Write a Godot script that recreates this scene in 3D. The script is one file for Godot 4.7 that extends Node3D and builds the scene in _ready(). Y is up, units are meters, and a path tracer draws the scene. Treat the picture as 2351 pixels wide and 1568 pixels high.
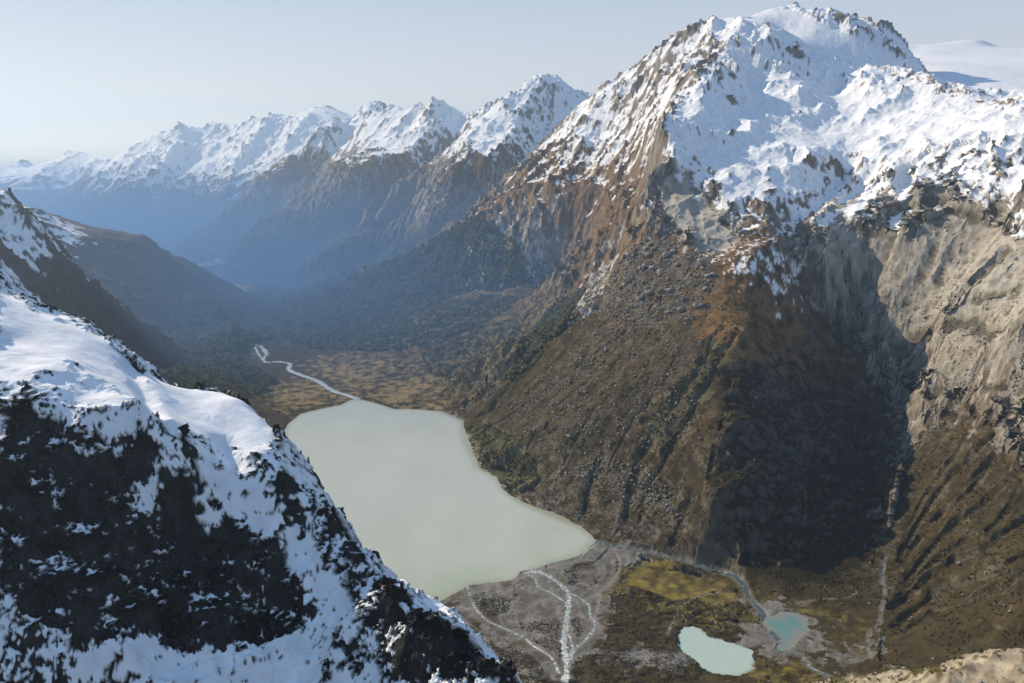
extends Node3D
# An alpine valley in late autumn: a milky glacier lake between a snowy spur in the foreground and a
# high snow-capped massif, with hazy ranges closing the valley. Units are metres, y up, lake level y = 0.

const EYE := Vector3(0, 1000, 0)
const SUN := Vector3(-0.73, 0.53, -0.50)      # towards the sun

# Heights of crests, gullies and valley floors, as x, y, z in metres; a smooth surface is laid through them.
const POINTS := {
	"massif": [-831, 1, -2744, -839, 1, -2842, -824, 1, -2958, -761, 1, -3020, -692, 1, -3071, -665, 1, -3137, -635, 1, -3150, -570, 1, -3110, -464, 1, -3020, -384, 1, -3020, -283, 1, -2995, -219, 1, -2922, -189, 1, -2876, -169, 1, -2723, -135, 1, -2529, -110, 1, -2416, -47, 1, -2335, -27, 1, -2244, 23, 1, -2160, 80, 1, -2107, 134, 1, -2056, 186, 1, -2007, 213, 1, -1954, 221, 1, -1921, 172, 1, -1841, 120, 1, -1816, 69, 1, -1786, 19, 1, -1753, 0, 1, -1725, -52, 1, -1711, -99, 1, -1702, -115, 1, -1685, -143, 1, -1655, -174, 1, -1621, -196, 1, -1617, -227, 1, -1625, -330, 1, -1560, -480, 1, -1640, -560, 1, -1900, -640, 1, -2200, -760, 1, -2500, -250, -25, -1900, -150, -25, -2300, -350, -25, -2600, 100, -25, -2050, -500, -25, -2300, -300, -25, -2950, -165, 31, -3000, 45, 212, -3150, 244, 327, -3300, 355, 487, -3200, 561, 685, -3150, 678, 694, -3060, 774, 654, -2980, 892, 678, -2800, 955, 633, -2800, 405, 452, -2950, 468, 404, -2650, 279, 229, -2420, 148, 128, -2330, 265, 150, -2270, 255, 96, -2170, 86, 41, -2300, 29, 123, -2750, 177, 246, -2850, 725, 453, -2430, 602, 290, -2050, 507, 149, -1850, 504, 255, -2150, 607, 433, -2520, 453, 133, -2010, 349, 71, -2020, 1076, 498, -2900, 1233, 324, -2840, 1263, 175, -2480, 1140, 96, -2270, 991, 32, -1960, 965, 176, -2380, 979, 69, -2160, 720, 50, -1830, 766, 141, -2060, 972, 341, -2620, 285, 3, -1872, 405, 4, -1804, 504, 5, -1763, 549, 7, -1669, 708, 12, -1606, 796, 16, -1564, 290, 8, -1625, 416, 8, -1584, 475, 7, -1474, 182, 16, -1461, 273, 18, -1392, 397, 15, -1334, 598, 10, -1470, 724, 15, -1428, 98, 38, -1295, 17, 14, -1464, -71, 6, -1587, -86, 20, -1455, 548, 18, -1330, 627, 25, -1292, 1264, 483, -2780, 1169, 694, -2950, 1376, 722, -2850, 1359, 535, -2500, 1263, 352, -2330, 1380, 491, -2330, 1336, 493, -2130, 1387, 600, -2150, 1272, 314, -1980, 1219, 258, -1780, 1278, 305, -2180, 1129, 158, -2020, 1035, 123, -1690, 1042, 187, -1480, 904, 29, -1590, 916, 104, -1330, 985, 157, -1380, 1519, 676, -2650, 1527, 700, -2450, 1335, 437, -2660, 1274, 277, -2600, 1859, 1409, -4300, 1926, 1367, -4100, 2006, 1292, -3900, 2068, 1239, -3700, 2087, 1191, -3600, 2084, 1212, -3400, 1688, 998, -3100, 1663, 899, -2780, 1629, 842, -2600, 1531, 824, -2900, 1580, 998, -3350, 1459, 998, -3550, 1373, 820, -3300, 1225, 998, -3500, 1136, 806, -3200, 998, 998, -3600, 811, 998, -3550, 891, 808, -3170, 752, 784, -3240, 657, 838, -3340, 622, 998, -3580, 815, 719, -3080, 1053, 722, -3050, 1605, 1182, -3950, 1454, 1307, -4170, 1298, 1213, -4020, 1179, 1148, -3900, 1225, 1273, -4230, 1084, 1159, -3950, 1038, 1395, -4200, 934, 1280, -4050, 847, 1131, -3800, 1134, 1319, -4260, 1394, 1694, -4700, 1376, 1533, -4450, 1643, 1464, -4500, 1201, 1623, -4600, 983, 1428, -4500, 883, 1325, -4350, 765, 1175, -4000, 633, 1045, -3650, 569, 912, -3420, 1618, 1269, -4250, 1507, 1087, -3800, 1109, 1727, -5000, 993, 1620, -4900, 887, 1560, -5000, 839, 1473, -5150, 740, 1447, -5400, 596, 1393, -5600, 1807, 1894, -5600, 1442, 1815, -5400, 2053, 1781, -5500, 2211, 1719, -5400, 2309, 1670, -5200, 2327, 1583, -5000, 2341, 1500, -4900, 1625, 1675, -5150, 1919, 1566, -4950, 767, 1288, -5000, 646, 1113, -4950, 526, 939, -4900, 698, 1050, -4500, 582, 847, -4200, 427, 620, -3900, 251, 388, -4150, 564, 698, -3550, 594, 781, -3620, 341, 403, -3450, 271, 328, -3380, 464, 560, -3600, 493, 1269, -5700, 310, 1097, -5700, 194, 983, -5700, -14, 808, -5650, -228, 626, -5600, -589, 363, -5550, -964, 202, -5600, -1313, 14, -5700, 51, 779, -5200, -197, 548, -4950, -71, 419, -4750, 134, 629, -4700, 258, 821, -4900, -69, 228, -4530, -254, 231, -4800, -592, 183, -5100, -901, 71, -5000, 130, 336, -4500, 361, 718, -4650, -546, 272, -5300, -397, 140, -4325, 43, 205, -4277, 269, 235, -4421, -160, 120, -3912, -603, 55, -4201, -909, 15, -4379, 38, 165, -3712, -190, 75, -3495, -362, 9, -3399, -235, 14, -3161, -52, 170, -3392, 132, 220, -3682, -704, 4, -3338, -987, 2, -3589, -1378, 0, -4086, -1603, 2, -4437, -1008, 5, -3189, -1581, 12, -3931, -1592, 30, -3488, -1332, -30, -5049, -1601, -70, -5677, -2036, -150, -6646, -1108, 10, -4276, -1406, -5, -4744, -1794, -30, -5180, 1500, 330, -1500, 1900, 800, -2200, 2500, 1250, -3000, 2900, 1300, -3800, 1500, 200, -1250, -1500, 200, -3000, -1400, 100, -4000, -900, 40, -1700, 0, 60, -1250, 500, 40, -1250, 2100, 1130, -4600, 2600, 1100, -4600, 3300, 1000, -5000, 2350, 1150, -5300, 3000, 1200, -5800, 2150, 1350, -5700, 3700, 1200, -6300, 2300, 1150, -6300, 900, 1100, -6300, 0, 500, -6200, -800, 50, -6300, 1500, 1500, -6300],
	"near": [-648, 826, -1000, -577, 809, -960, -506, 797, -930, -460, 782, -890, -411, 758, -850, -418, 736, -900, -341, 729, -880, -300, 726, -860, -263, 707, -830, -245, 695, -815, -197, 650, -760, -151, 621, -700, -104, 619, -640, -85, 622, -610, -531, 800, -840, -467, 788, -800, -408, 768, -760, -343, 751, -720, -309, 728, -700, -321, 719, -780, -298, 712, -800, -258, 702, -740, -227, 685, -730, -347, 729, -850, -349, 728, -800, -306, 714, -765, -287, 712, -800, -261, 703, -765, -284, 699, -742, -481, 780, -720, -435, 758, -700, -395, 742, -690, -340, 698, -700, -298, 665, -705, -257, 647, -722, -209, 625, -722, -452, 725, -660, -403, 696, -660, -348, 672, -670, -312, 652, -690, -251, 618, -695, -203, 589, -690, -154, 585, -680, -427, 643, -600, -388, 624, -600, -332, 596, -600, -275, 562, -620, -215, 566, -660, -259, 580, -655, -320, 612, -635, -165, 559, -640, -98, 582, -620, -72, 606, -630, -45, 602, -620, -27, 586, -600, 6, 577, -560, -410, 587, -560, -265, 545, -590, -140, 537, -600, -338, 560, -570, -900, 1100, -1000, -900, 950, -700, -900, 1000, -850, -600, 400, -430, -300, 330, -450, -100, 300, -470, 100, 230, -470, -400, 150, -330, 0, 100, -330, 300, 0, -400, -820, 800, -1300, -600, 600, -1300, -350, 250, -1250, -150, 0, -1200, 0, 0, -900, 130, 50, -700],
	"leftslope": [-2081, 816, -3300, -2018, 790, -3270, -1970, 759, -3250, -1876, 674, -3220, -1829, 617, -3200, -1795, 540, -3230, -1772, 438, -3320, -1768, 336, -3450, -1757, 233, -3600, -1737, 130, -3760, -1717, -5, -4000, -1741, -76, -4150, -1872, 665, -3050, -1808, 581, -3050, -1796, 572, -2900, -1745, 472, -3050, -1942, 703, -3050, -1744, 470, -2850, -1615, 274, -3050, -1503, 102, -3200, -1650, 359, -2850, -1508, 31, -3450, -1339, 76, -3000, -1782, 524, -2750, -1476, 174, -2900, -1589, 123, -3400, -1287, -5, -3152, -1120, -6, -3025, -969, -10, -2859, -1489, 0, -3685, -1668, -10, -4018, -2600, 720, -3500, -2600, 640, -2600, -2000, 400, -2200, -1300, 50, -2300, -1000, -15, -2500, -3200, 700, -4200, -3400, 800, -3500, -3000, 250, -5000, -1500, -80, -4800, -1100, -40, -3500, -1100, -60, -4300, -2200, 80, -4700, -1500, -20, -2000, -2400, 600, -2000, -3400, 800, -2000],
	"lefthill": [-2891, 627, -4950, -2823, 562, -5000, -2723, 498, -5150, -2633, 493, -5200, -2530, 462, -5250, -2431, 438, -5300, -2385, 386, -5350, -2346, 319, -5400, -2270, 265, -5450, -2212, 216, -5500, -2132, 138, -5600, -2059, 65, -5700, -1979, -35, -5850, -1934, -108, -6000, -2549, 421, -4500, -2553, 467, -4850, -2353, 314, -4650, -2131, 195, -4650, -1941, 89, -4900, -1898, 15, -5300, -2147, 192, -4200, -2275, 294, -5000, -2375, 282, -4150, -1841, 10, -4616, -1638, -25, -4899, -1945, 30, -4313, -1786, -80, -5691, -1797, -110, -5971, -1987, 60, -3841, -1788, 60, -4728, -1737, 5, -4066, -1327, -45, -5155, -1497, -40, -5300, -3600, 800, -5000, -4500, 900, -5500, -3600, 500, -6000, -4500, 600, -6800, -2800, 0, -6600, -2200, -150, -6800, -1500, -200, -6700, -3500, -100, -7200, -900, -60, -5600, -1000, -20, -4600, -1900, 60, -3900, -3600, 850, -4200, -1600, -100, -6300, -4600, 0, -7600],
	"range_a": [-143, 1227, -7900, -39, 1394, -8150, 80, 1510, -8350, 192, 1634, -8480, 285, 1666, -8520, 377, 1688, -8550, 449, 1649, -8550, 514, 1604, -8600, 631, 1558, -8650, 750, 1521, -8700, 918, 1471, -8700, 1128, 1451, -8700, -301, 1086, -7750, -425, 1031, -7600, -547, 906, -7480, -652, 801, -7400, -753, 690, -7300, -834, 598, -7200, -980, 391, -7050, -1112, 208, -6900, -1253, 108, -6800, -1392, 21, -6750, 356, 1369, -8000, 168, 1176, -7700, 441, 1174, -7600, -17, 911, -7100, -271, 665, -6900, 242, 911, -7100, 744, 1227, -7900, -431, 512, -6700, -96, 606, -6500, -664, 326, -6500, 388, 760, -6600, -573, 1092, -8300, -801, 852, -8000, -1060, 627, -7700, -1301, 416, -7400, -1523, 220, -7100, -1670, 38, -7000, -2054, -230, -7676, -2201, -260, -7504, -1657, -200, -7202, -1055, -150, -7473, -1903, -210, -7863, -1628, -100, -8004, 800, 900, -9300, 0, 700, -9600, -900, 200, -9000, 1600, 1100, -9000, -1900, -200, -8000, 1200, 700, -6600],
	"range_b": [-1643, 1490, -11200, -1442, 1477, -10900, -1249, 1464, -10600, -1114, 1487, -10300, -973, 1496, -10000, -861, 1482, -9950, -738, 1433, -9900, -593, 1408, -9850, -436, 1452, -9800, -233, 1503, -9700, -93, 1534, -9650, 46, 1564, -9600, 319, 1580, -9500, 774, 1580, -9500, -898, 1315, -9800, -805, 1161, -9500, -1040, 994, -9300, -1261, 919, -9000, -1390, 857, -8900, -1498, 776, -8750, -1604, 666, -8600, -1704, 588, -8500, -1800, 539, -8450, -2046, 371, -8350, -2338, 217, -8250, -2586, 54, -8150, -2815, -83, -8100, -2995, -175, -8100, -747, 843, -8500, -444, 994, -8700, -129, 1203, -8900, -938, 648, -8300, -1094, 425, -7900, -1400, 323, -7950, -1774, 94, -7800, -2173, -52, -7800, -608, 708, -8000, -324, 896, -8300, -1233, 1228, -10000, -1390, 1109, -9800, -1899, 823, -9600, -2431, 436, -9300, -2937, 67, -9000, -3216, -300, -8448, -2851, -290, -7862, -2563, -280, -7741, -2210, -265, -7534, -2004, -200, -7488, -1620, -150, -7473, -1203, -50, -8582, 600, 600, -10800, -600, 700, -11200, -1500, 500, -11200, 1500, 700, -10500, -2900, -200, -9200, -3300, -320, -8700, -2500, 100, -10200],
	"range_c": [-2400, 1327, -11900, -2503, 1421, -11800, -2619, 1280, -11650, -2790, 1101, -11500, -3002, 886, -11250, -3159, 756, -11050, -3311, 631, -10850, -3306, 325, -10300, -3363, 170, -9900, -3430, 29, -9600, -3507, -121, -9350, -3603, -253, -9200, -2315, 1400, -12000, -2217, 1492, -12200, -2068, 1624, -12300, -1802, 1610, -12300, -1614, 1548, -12200, -1415, 1498, -12000, -1039, 1525, -12000, -2250, 1059, -11300, -2136, 800, -10800, -2279, 617, -10500, -2491, 394, -10000, -2766, 124, -9600, -3044, -80, -9300, -1851, 1265, -11600, -1631, 993, -11000, -1928, 1125, -11200, -2240, 862, -11000, -2478, 993, -11200, -2920, 457, -11200, -3574, 303, -11500, -3486, -310, -8879, -2985, -300, -8244, -2400, 300, -13200, -1200, 600, -13200, -3400, -100, -12400, -4300, -300, -11000, -4000, -320, -9600, -400, 800, -12800, -1500, 100, -9000],
	"range_d": [-7067, 770, -14300, -7040, 820, -14400, -6943, 904, -14550, -6823, 1025, -14700, -6657, 1112, -14750, -6493, 1182, -14800, -6255, 1288, -14900, -6108, 1342, -14950, -5995, 1413, -15000, -5745, 1378, -15000, -5579, 1414, -15050, -5340, 1449, -15050, -5071, 1413, -15000, -4838, 1411, -14950, -4566, 1528, -14800, -4321, 1541, -14700, -4095, 1588, -14600, -3875, 1584, -14500, -3585, 1630, -14400, -3338, 1593, -14300, -3113, 1539, -14200, -2735, 1450, -14000, -6287, 957, -14200, -6304, 826, -13900, -6393, 714, -13700, -6466, 620, -13550, -6614, 431, -13400, -5763, 1075, -14300, -5637, 747, -13700, -5156, 1075, -14300, -5118, 826, -13900, -4478, 1157, -14100, -4394, 831, -13500, -3682, 1233, -13700, -3439, 837, -13000, -5045, 1161, -14500, -5487, 1127, -14500, -6543, 483, -13300, -6531, 291, -13000, -6545, 82, -12600, -6501, -113, -12200, -5556, 224, -12800, -4848, 236, -12600, -4126, 254, -12300, -3630, 408, -12200, -4873, -150, -11800, -4116, -241, -11300, -5637, -113, -12200, -3883, -320, -9605, -4527, -320, -9971, -5519, -310, -10707, -6791, -250, -12061, -5200, 300, -16200, -3200, 500, -16200, -7500, 200, -15500, -8000, -300, -13000, -6500, -330, -10500, -4000, -340, -10200, -2500, 0, -11500],
	"range_e": [-11098, 319, -17000, -10660, 462, -17000, -10481, 544, -17000, -10260, 766, -17100, -10107, 664, -17100, -9901, 643, -17100, -9779, 623, -17100, -9201, 734, -16500, -8917, 835, -16300, -8563, 951, -16000, -8362, 895, -15900, -8122, 858, -15800, -7691, 806, -15500, -7363, 755, -15200, -8764, 782, -15900, -8766, 677, -15500, -8766, 522, -15100, -8790, 376, -14700, -8840, 220, -14300, -8936, 83, -14000, -7945, 453, -15000, -8015, 214, -14400, -8214, 79, -13800, -9264, -90, -13800, -7431, 220, -14300, -7212, -250, -12828, -7692, -250, -12061, -8594, -250, -12061, -6190, -250, -12061, -12500, 600, -18000, -9000, 500, -18000, -8000, 200, -17500, -13000, 0, -15000, -7500, -300, -12800, -10000, -300, -12000],
	"range_f": [-4706, 1663, -18000, -4484, 1746, -18000, -4328, 1809, -18000, -4195, 1871, -18000, -4051, 1934, -18000, -3934, 1892, -18000, -3809, 1809, -18000, -3683, 1726, -18000, -3514, 1642, -18000, -3083, 1579, -18000, -3934, 1587, -17000, -3431, 1377, -16500, -4305, 1384, -16800, -5500, 600, -18500, -2000, 600, -18500, -5500, 300, -16500, -2000, 300, -16500, -3800, 900, -19000],
	"glacier": [3435, 1920, -7600, 3482, 1874, -7500, 3570, 1878, -7500, 3719, 1895, -7500, 3859, 1905, -7550, 3964, 1920, -7600, 4095, 1957, -7700, 4238, 1983, -7800, 4304, 1974, -7800, 4326, 1932, -7700, 4354, 1890, -7600, 4472, 1886, -7600, 4598, 1881, -7600, 4919, 1894, -7600, 3462, 1777, -7000, 3670, 1769, -7000, 3888, 1796, -7100, 3985, 1758, -6900, 4122, 1732, -6800, 2841, 1595, -5900, 3084, 1572, -5800, 3303, 1549, -5700, 3406, 1527, -5600, 2537, 1445, -5100, 2626, 1352, -4700, 2599, 1282, -4450, 2610, 1235, -4250, 2555, 1575, -5700, 3648, 1505, -5500, 2876, 1248, -4300, 2359, 1285, -4500, 2300, 1400, -8300, 5500, 1500, -8300, 5500, 1700, -7000, 4500, 1500, -5200, 3600, 1200, -4200, 2000, 1000, -4600, 2000, 1300, -5800, 2300, 1200, -4300],
	"crag": [93, 612, -505, 119, 622, -495, 145, 632, -485, 171, 643, -475, 191, 654, -465, 211, 668, -452, 229, 681, -440, 240, 692, -425, 247, 697, -415, 256, 701, -405, 264, 702, -400, 266, 711, -392, 269, 717, -388, 276, 727, -380, 287, 741, -370, 122, 646, -450, 166, 664, -430, 200, 691, -400, 217, 715, -360, 238, 736, -340, 247, 752, -320, 100, 423, -640, 200, 413, -650, 300, 403, -620, 400, 413, -560, 40, 423, -480, 200, 473, -330, 350, 493, -280, 500, 573, -400, 480, 513, -520],
}
# The lake's shoreline on the map (x, z).
var LAKE := [Vector2(-831, -2744), Vector2(-839, -2842), Vector2(-824, -2958), Vector2(-761, -3020), Vector2(-692, -3071), Vector2(-665, -3137), Vector2(-635, -3150), Vector2(-570, -3110), Vector2(-464, -3020), Vector2(-384, -3020), Vector2(-283, -2995), Vector2(-219, -2922), Vector2(-189, -2876), Vector2(-169, -2723), Vector2(-135, -2529), Vector2(-110, -2416), Vector2(-47, -2335), Vector2(-27, -2244), Vector2(23, -2160), Vector2(80, -2107), Vector2(134, -2056), Vector2(186, -2007), Vector2(213, -1954), Vector2(221, -1921), Vector2(172, -1841), Vector2(120, -1816), Vector2(69, -1786), Vector2(19, -1753), Vector2(0, -1725), Vector2(-52, -1711), Vector2(-99, -1702), Vector2(-115, -1685), Vector2(-143, -1655), Vector2(-174, -1621), Vector2(-196, -1617), Vector2(-227, -1625), Vector2(-330, -1560), Vector2(-480, -1640), Vector2(-560, -1900), Vector2(-640, -2200), Vector2(-760, -2500)]
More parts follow.
